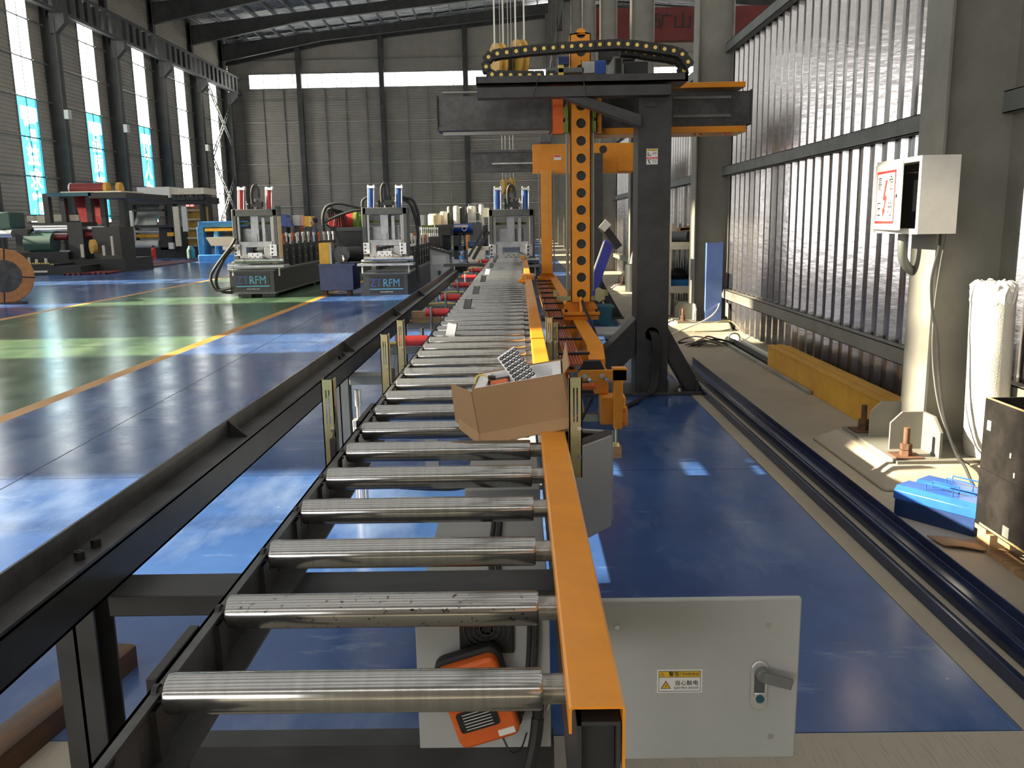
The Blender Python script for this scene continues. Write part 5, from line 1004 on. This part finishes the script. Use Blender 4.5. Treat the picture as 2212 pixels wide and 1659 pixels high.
ps = [at(158, 424, 34.3), at(228, 422, 34.3), at(232, 485, 33.6), at(176, 480, 33.6)]; MB().add(ps + [p + Vector((0, .03, 0)) for p in ps], [(0, 1, 2, 3), (7, 6, 5, 4), (0, 4, 5, 1), (1, 5, 6, 2), (2, 6, 7, 3), (3, 7, 4, 0)]).build('hanging_sheet', 'maroon', lm)
for y_, r_, mt, xa, xb in ((490, .12, 'chrome', 74, 148), (496, .16, 'chrome', 78, 150), (505, .08, 'alu', 64, 148), (512, .12, 'maroon', 62, 148), (494, .10, 'chrome', 178, 228), (508, .14, 'maroon', 178, 230), (525, .40, 'green_motor', 62, 120)): MB().cyl(at(xa, y_, 32.6), at(xb, y_, 32.6), r_, 18).build('process_roll', mt, lm)
[Q(lm, 'side_frame', 'machine_black', [r], 32.3, 1.2) for r in ((150, 480, 182, 590), (34, 495, 62, 545), (203, 490, 262, 585))]; Q(lm, 'machine_base', 'machine_black', [(30, 545, 150, 600), (150, 560, 270, 590)], 32.0, 2.5); Q(lm, 'cross_cover', 'machine_black', [(72, 482, 165, 488)], 32.5, 1.5)
for r in ((58, 466, 72, 478), (150, 464, 170, 477), (116, 463, 134, 478), (80, 465, 105, 482)): Q(lm, 'drive_cover', 'cream', [r], 34, .4)
for r in ((174, 528, 180, 556), (221, 530, 226, 552), (240, 510, 244, 552), (60, 556, 64, 570), (76, 560, 81, 574), (96, 558, 101, 572)): Q(lm, 'white_pipe', 'cable_white', [r], 31.8, .06)
c = at(197, 533, 31.9); MB().cyl(c, c + Vector((.1, .1, 0)), .26, 20).build('chain_guard', 'sheave', lm); Q(lm, 'front_tray', 'machine_black', [(118, 575, 175, 595), (0, 572, 118, 602)], 30.6, 1.5); Q(lm, 'tray_strip', 'cable_white', [(50, 585, 102, 589)], 30.55, .05)
dm = MB().cyl((0, -.01, 0), (0, 0, 0), .025, 8).mesh('chain_pin', 'brass_yellow')
for k in range(14): o = link('chain_pin', dm, lm); o.location = at(52 + 4.8 * k, 569 + (0 if k < 12 else 2), 30.5)
Q(lm, 'motor_housing', 'green_motor', [(-20, 458, 22, 495)], 32.5, 1, .05); MB().cyl(at(-20, 505, 32.4), at(28, 505, 32.4), .14, 14).build('process_roll', 'alu', lm)
ct = thing('foam_laminating_line', 'dark laminating machine with grey hood and scalloped edge', 'machine', (-19.5, 47, 0))
Q(ct, 'hood', 'white_paint', [(296, 404, 366, 428)], 46, 2.5, .01); Q(ct, 'hood_side', 'cream', [(366.5, 406, 440, 420)], 46.2, 2)
for k in range(7): c = at(377 + 9.6 * k, 428, 46.1); MB().prism([(c.x - .12, c.z - .1), (c.x - .12, c.z + .1), (c.x - .05, c.z + .2), (c.x + .06, c.z + .14), (c.x + .12, c.z - .1)], 'y', 46.1, 46.2).build('scallop_guard', 'machine_black', ct)
Q(ct, 'frame_beam', 'machine_black', [(280, 430, 360, 442), (360, 426, 446, 440)], 46.3, 2); Q(ct, 'hood_bracket', 'grey_box', [(283, 418, 297, 428)], 46, .5)
for r in ((284, 440, 292, 560), (366, 438, 378, 560), (434, 438, 440, 530)): Q(ct, 'frame_post', 'machine_black', [r], 46.4, .5)
ps = [at(298, 441, 46.8), at(344, 441, 46.8), at(338, 488, 46.2), at(290, 490, 46.2)]; MB().add(ps + [p + Vector((0, .05, 0)) for p in ps], [(0, 1, 2, 3), (7, 6, 5, 4), (0, 4, 5, 1), (1, 5, 6, 2), (2, 6, 7, 3), (3, 7, 4, 0)]).build('grey_sheet', 'galv', ct)
Q(ct, 'cross_bar', 'machine_black', [(276, 452, 350, 457), (280, 486, 372, 492)], 46.0, .3); Q(ct, 'machine_base', 'machine_black', [(285, 535, 400, 562), (345, 490, 372, 540)], 46.3, 3)
for y_, mt in ((500, 'alu'), (510, 'yellow'), (528, 'grey_box')): MB().cyl(at(290, y_, 46.5), at(345, y_, 46.5), .10 if y_ < 520 else .22, 14).build('process_roll', mt, ct)
Q(ct, 'access_panel', 'cream', [(376, 446, 388, 532)], 46.0, .1); Q(ct, 'access_panel', 'grey_box', [(393, 446, 404, 500)], 46.0, .1); Q(ct, 'white_box', 'white_paint', [(282, 455, 288, 525), (364, 524, 374, 538)], 45.9, .2); Q(ct, 'sign_plate', 'yellow', [(361, 502, 375, 510)], 45.9, .05)
for k in range(4): Q(ct, 'belt_slat', 'cream', [(404, 452 + 20 * k, 438, 456 + 20 * k)], 46.8, .1)
Q(ct, 'cooling_body', 'sheave', [(404, 446, 438, 530)], 47, 1)
# ------------------------------------------------------------------ sky blue portal frame
bf = thing('blue_portal', 'bright blue steel portal frame left of the red-cylinder machine', 'machine', (at(470, 565, 40.5).x, 40.5, 0))
Q(bf, 'portal_beam', 'sky_blue', [(427, 478, 520, 491)], 40.4, 1.2, .03); 
for r in ((427, 490, 440, 560), (463, 495, 472, 552)): Q(bf, 'portal_post', 'sky_blue', [r], 40.4, 1.0, .03)
Q(bf, 'portal_sill', 'sky_blue', [(428, 550, 512, 565)], 40.3, 1.0, .03); Q(bf, 'yellow_bar', 'yellow', [(442, 493, 512, 499)], 40.2, .2); Q(bf, 'cross_shaft', 'machine_black', [(445, 502, 500, 508)], 40.8, .2)
q0 = [at(444, 513, 39.8), at(508, 511, 39.8), at(505, 531, 39.8), at(456, 531, 39.8)]; MB().add(q0 + [p + Vector((0, .8, 0)) for p in q0], [(0, 1, 2, 3), (7, 6, 5, 4), (0, 4, 5, 1), (1, 5, 6, 2), (2, 6, 7, 3), (3, 7, 4, 0)]).build('chute', 'cream', bf)
tag(MB().lathe(at(414, 560, 41), (0, 0, 1), [(0, .16), (.02, .19), (.45, .19), (.5, .15), (.62, .1), (.64, .01)], 18).build('pump_motor', 'green_motor'), 'dark green upright motor left of the blue portal frame', 'motor')
# fire extinguishers, red roofing sheets
for k, (x_, y_, Y) in enumerate(((287, 566, 41.9), (333, 560, 44.6))):
    p = at(x_, y_, Y); p.z = 0; e = thing('fire_extinguisher', ('red fire extinguisher at the left of the laminating machine', 'red fire extinguisher in front of the laminating machine')[k], 'extinguisher', tuple(p), 'fire extinguishers'); MB().lathe(p, (0, 0, 1), [(0, .11), (.5, .12), (.58, .06), (.62, .03)], 14).build('cylinder', 'red_paint', e); MB().box(p.x - .05, p.x + .07, p.y - .02, p.y + .02, .62, .70).build('valve', 'black', e)
for k, (x0, y0, x1, y1) in enumerate(((-16.2, 30.4, -16.75, 40.2), (-15.45, 30.7, -16.0, 40.9))):
    m = MB(); prof = []
    for i in range(4): prof += [(i * .19, 0), (i * .19 + .05, 0), (i * .19 + .07, .05), (i * .19 + .12, .05), (i * .19 + .14, 0)]
    n_ = len(prof); d_ = Vector((x1 - x0, y1 - y0, 0)); m.add([(x0 + p[0], y0, p[1] + .012) for p in prof] + [(x1 + p[0], y1, p[1] + .012) for p in prof], [(i, i + 1, n_ + i + 1, n_ + i) for i in range(n_ - 1)])
    o = m.build('roofing_sheet', 'maroon', fix=False); s_ = o.modifiers.new('thick', 'SOLIDIFY'); s_.thickness = .01; tag(o, ('red ribbed roofing sheet on the floor, the one nearer the dark machines', 'red ribbed roofing sheet on the floor, the one nearer the aisle')[k], 'sheet', 'roofing sheets on the floor')
# ------------------------------------------------------------------ things behind the machines
def simple(nm, label, cat, mt, rs, Y, d, grp=None, bev=.01):
    m = MB()
    for r in rs: m.pr(*r, Y, d)
    m.v = [(a, b, c_) for a, b, c_ in m.v]; return tag(m.build(nm, mt, bevel=bev), label, cat, grp)
def standing(nm, label, cat, Y, x0, x1, yt, yb, mt, leg='machine_black', d=.6, grp=None):
    """a body seen at those pixels on a stand that reaches the floor"""
    xa, xb = at(x0, yt, Y).x, at(x1, yt, Y).x; za, zb = at((x0 + x1) / 2, yb, Y).z, at((x0 + x1) / 2, yt, Y).z; t = thing(nm, label, cat, ((xa + xb) / 2, Y, 0), grp)
    MB().box(xa, xb, Y, Y + d, za, zb).build('body', mt, t, .02); MB().box(xa + .1 * (xb - xa), xb - .1 * (xb - xa), Y + .05, Y + d, 0, za).build('stand', leg, t); return t
s1 = standing('decoiler_drive', 'dark blue machine housing with green motor behind the red-cylinder press', 'machine', 31, 598, 618, 463, 490, 'blue_paint'); c = at(601, 463, 31.3); MB().cyl(c, c + Vector((0, 0, .28)), .10, 14).build('motor', 'green_motor', s1); q0 = at(618, 470, 31); q1 = at(630, 490, 31); MB().prism([(q0.x, q0.z), (q1.x, q1.z), (q0.x, q1.z)], 'y', 31, 31.6).build('sloped_cover', 'blue_paint', s1)
standing('gauge_box', 'small grey instrument box on a stand behind the roll stands', 'instrument', 31.5, 631, 647, 465, 488, 'grey_box')
s2 = standing('signal_cabinet', 'yellow cabinet with a column of square lamps behind the roll stands', 'cabinet', 31, 656, 672, 467, 490, 'yellow')
for q in range(4): MB().pr(668, 469 + 5.5 * q, 672, 473 + 5.5 * q, 30.98, .02).build('lamp', 'wrap_cream', s2)
s3 = standing('red_decoiler', 'red hydraulic decoiler with black hoses behind the yellow oil filter', 'machine', 33, 708, 738, 463, 490, 'red_paint', d=1.2)
a = at(742, 476, 33.5); MB().cyl(a, a + Vector((.42, 0, 0)), .27, 20).build('drum', 'red_paint', s3); MB().cyl(a + Vector((.42, 0, 0)), a + Vector((.55, 0, 0)), .33, 20).build('drum_flange', 'green', s3)
for q in range(6): x_ = 710 + 4 * q; MB().tube(catmull([at(x_, 470, 32.8), at(x_ - 3, 455, 32.7), at(x_ + 6, 450 + q, 32.6), at(x_ + 14, 462, 32.7), at(x_ + 12 + q * 2, 488, 32.8)], 5), .03, 6).build('hose', 'black_rubber', s3)
standing('green_tank', 'olive green tank behind the red decoiler', 'tank', 34, 766, 785, 464, 510, 'green')
standing('side_conveyor', 'dark feed table behind the yellow oil filter', 'table', 29, 726, 782, 491, 500, 'machine_grey', d=2)
for k, (x0, x1, y0, y1, mt, lb) in enumerate(((925, 953, 462, 486, 'wrap_cream', 'cream wrapped bale, leftmost of the bales by the back wall'), (951, 966, 457, 485, 'bag_white', 'narrow white wrapped roll beside the cream bale'), (966, 980, 446, 480, 'bag_dark', 'grey wrapped roll half hidden behind the white roll'), (980, 994, 445, 481, 'bag_white', 'white wrapped roll next to the dark bale'), (993, 1008, 447, 482, 'bag_dark', 'dark wrapped bale between two white rolls'), (1010, 1028, 445, 478, 'bag_white', 'white wrapped bale inside the white wire cage'), (1027, 1034, 448, 484, 'bag_dark', 'narrow dark roll beside the wire cage'), (1035, 1046, 442, 486, 'bag_white', 'tall white roll at the right of the wire cage'))):
    Y = 47.8 + .3 * (k % 3); a = at((x0 + x1) / 2, y1, Y); a.z = at(980, 487, 47.8).z - .02; b = at((x0 + x1) / 2, y0, Y); r = (x1 - x0) / 2 * Y / 1850
    tag(MB().lathe(a, (0, 0, 1), [(0, r * .9), (.05, r), (b.z - a.z - .08, r), (b.z - a.z, r * .8), (b.z - a.z + .01, .01)], 22).build('wrapped_bale', mt), lb, 'bale', 'wrapped bales by the back wall')
sh = thing('storage_platform', 'dark platform carrying the wrapped bales near the back wall', 'platform', (-4, 48.5, 0)); xa, xb = at(915, 486, 47.8).x, at(1050, 486, 47.8).x; zt = at(980, 487, 47.8).z; MB().box(xa, xb, 47.2, 50, zt - .16, zt - .02).build('deck', 'machine_grey', sh)
for x_ in (xa, (xa + xb) / 2, xb - .2):
    for y in (47.3, 49.6): MB().box(x_, x_ + .2, y, y + .2, 0, zt - .16).build('post', 'machine_black', sh)
cg = thing('wire_cage', 'white wire cage around a white bale near the back wall', 'cage', (at(1020, 470, 45.2).x, 45.2, 0))
for r in ((1011, 440, 1013, 482), (1026, 440, 1028, 482), (1040, 440, 1042, 515)): MB().pr(*r, 45.2, .05).build('cage_post', 'white_paint', cg)
MB().pr(1011, 481, 1042, 560, 45.2, .05).build('cage_foot', 'machine_grey', cg)
for y_ in (440, 459, 477): MB().pr(1011, y_, 1042, y_ + 1.5, 45.2, .05).build('cage_rail', 'white_paint', cg)
bm_ = thing('blue_drum_machine', 'blue cylindrical machine with dark frame and handwheel in the background', 'machine', (at(1003, 500, 28).x, 28, 0)); a = at(980, 493, 28); b = at(1020, 492, 28); MB().cyl(a, b, .14, 18).build('drum', 'blue_paint', bm_); MB().pr(978, 496, 1022, 508, 28, .3).build('side_beam', 'machine_black', bm_)
for r in ((980, 505, 990, 560), (1002, 505, 1006, 560)): MB().pr(*r, 28, .25).build('frame_post', 'machine_grey', bm_)
MB().pr(980, 532, 1005, 540, 28, .2).build('frame_beam', 'machine_grey', bm_); MB().pr(981, 486, 1011, 491, 27.84, .02).build('drum_label', 'cream', bm_); c = at(1003, 494, 27.7); MB().tube([c + Vector((.07 * math.cos(q), 0, .07 * math.sin(q))) for q in [2 * PI * i / 18 for i in range(19)]], .012, 6).build('handwheel', 'alu', bm_); MB().box(a.x, b.x, 28, 28.3, 0, .2).build('sill', 'machine_black', bm_)
standing('black_hopper', 'black box-shaped feeder left of the blue drum machine', 'machine', 27, 938, 974, 485, 510, 'machine_black'); standing('olive_feeder', 'olive and ochre feeder behind the control desk', 'machine', 29, 910, 935, 486, 505, 'green', 'sheave'); standing('white_terminal', 'white sloped terminal behind the press hoses', 'terminal', 31, 902, 916, 465, 500, 'white_paint', 'cream')
standing('navy_tank', 'navy oil tank with orange side left of the conveyor-end press', 'tank', 21.5, 1010, 1040, 521, 534, 'navy'); standing('orange_cabinet', 'orange panel cabinet left of the conveyor-end press', 'cabinet', 22.5, 1006, 1012, 508, 540, 'orange'); standing('low_grey_cabinet', 'low beige cabinet at the left of the conveyor-end press', 'cabinet', 20.8, 1010, 1048, 538, 566, 'cream', 'cream')
fl = standing('far_roll_line', 'dark far roll line with a row of bright spindles behind the control desk', 'machine', 25.6, 905, 950, 511, 535, 'machine_black', d=1)
for k in range(9): MB().lathe(at(912 + 4.2 * k, 512, 26), (0, 0, 1), [(0, .03), (.1, .03), (.1, .015), (.22, .015), (.22, .035), (.28, .035)], 8).build('spindle', 'alu', fl)
# a man behind the roll stands
pe = thing('person', 'man in dark shirt standing behind the roll stands, facing left', 'person', (-6.72, 28.6, 0))
def skin_fig(nodes, edges, radii, name, mt, parent):
    me = bpy.data.meshes.new(name); me.from_pydata(nodes, edges, []); o = bpy.data.objects.new(name, me); C.objects.link(o); adopt(o, parent)
    sk = o.modifiers.new('skin', 'SKIN'); ss = o.modifiers.new('sub', 'SUBSURF'); ss.levels = 2; ss.render_levels = 2
    for i, r in enumerate(radii): me.skin_vertices[0].data[i].radius = (r, r)
    me.skin_vertices[0].data[0].use_root = True; me.materials.append(M[mt]); return o
X0, Y0 = -6.72, 28.6
nod = [(0, 0, .95), (0, 0, 1.15), (0, 0, 1.38), (-.01, 0, 1.52), (-.02, 0, 1.60), (-.03, 0, 1.68), (-.02, 0, 1.76), (.0, .10, .90), (.0, .11, .5), (.02, .12, .08), (-.10, .12, .04), (0, -.10, .90), (-.02, -.11, .5), (0, -.12, .08), (-.12, -.12, .04), (0, .19, 1.40), (.02, .25, 1.12), (-.12, .22, .95), (0, -.19, 1.40), (0, -.25, 1.12), (-.16, -.22, 1.0)]
skin_fig([(X0 + a, Y0 + b, c_) for a, b, c_ in nod], [(0, 1), (1, 2), (2, 3), (3, 4), (4, 5), (5, 6), (0, 7), (7, 8), (8, 9), (9, 10), (0, 11), (11, 12), (12, 13), (13, 14), (2, 15), (15, 16), (16, 17), (2, 18), (18, 19), (19, 20)], [.14, .14, .15, .06, .06, .095, .085, .085, .06, .045, .035, .085, .06, .045, .035, .06, .045, .035, .06, .045, .035], 'body', 'shirt', pe)
hd = MB().lathe((X0 - .02, Y0, 1.53), (0, 0, 1), [(0, .05), (.06, .06), (.10, .085), (.17, .098), (.24, .085), (.285, .04), (.29, .005)], 18); hd.build('head', 'skin', pe); MB().lathe((X0 + .005, Y0, 1.66), (0, 0, 1), [(0, .085), (.06, .103), (.12, .09), (.165, .045), (.17, .005)], 18).build('hair', 'hair', pe)
MB().cb((X0 - .12, Y0, 1.66), (.04, .03, .05)).build('nose', 'skin', pe, .01); MB().cb((X0 - .01, Y0 - .1, 1.665), (.05, .02, .06)).build('ear', 'skin', pe, .008)
# ------------------------------------------------------------------ crane hook blocks
def hook(label, px_, py_, Y, s_, grp):
    c = at(px_, py_, Y); t = thing('hook_block', label, 'hoist', tuple(c), grp)
    for k, dx in enumerate((-.26, .16)):
        q_ = MB().lathe(c + Vector((dx * s_, 0, (.06 if k else 0) * s_)), (1, .35, 0), [(0, .1 * s_), (0, .40 * s_), (.05 * s_, .40 * s_), (.07 * s_, .34 * s_), (.11 * s_, .34 * s_), (.13 * s_, .40 * s_), (.18 * s_, .40 * s_), (.18 * s_, .1 * s_)], 26).build('sheave', 'sheave', t)
        for d_ in (-.12, .22):
            a = c + Vector(((dx + .09) * s_ + d_ * .5 * s_, d_ * s_ * .6, .3 * s_)); b = a.copy(); b.z = roof_z(a.x) - .3; MB().cyl(a, b, .014 * max(1, s_), 6).build('wire_rope', 'wire_galv', t)
    MB().cb(c + Vector((0, 0, -.05 * s_)), (.22 * s_, .3 * s_, .5 * s_)).build('block_body', 'machine_black', t, .03); MB().tube(catmull([c + Vector((0, 0, -.3 * s_)), c + Vector((0, 0, -.5 * s_)), c + Vector((.14 * s_, 0, -.62 * s_)), c + Vector((.0, 0, -.78 * s_)), c + Vector((-.16 * s_, 0, -.66 * s_))], 5), .05 * s_, 8).build('hook', 'machine_black', t)
hook('yellow twin-sheave crane hook block hanging behind the near gantry arm', 1094, 138, 13, .72, 'crane hook blocks'); hook('small far crane hook block above the conveyor-end press', 1095, 403, 36, .75, 'crane hook blocks')
# floodlights on the left columns
for y in (49.7, 57.0, 71.6):
    MB().cb((-25.15, y, 7.9), (.25, .4, .5)).cb((-25.25, y + .1, 7.9), (.1, .1, .1)).build('floodlight', 'white_paint', wallL, .02)
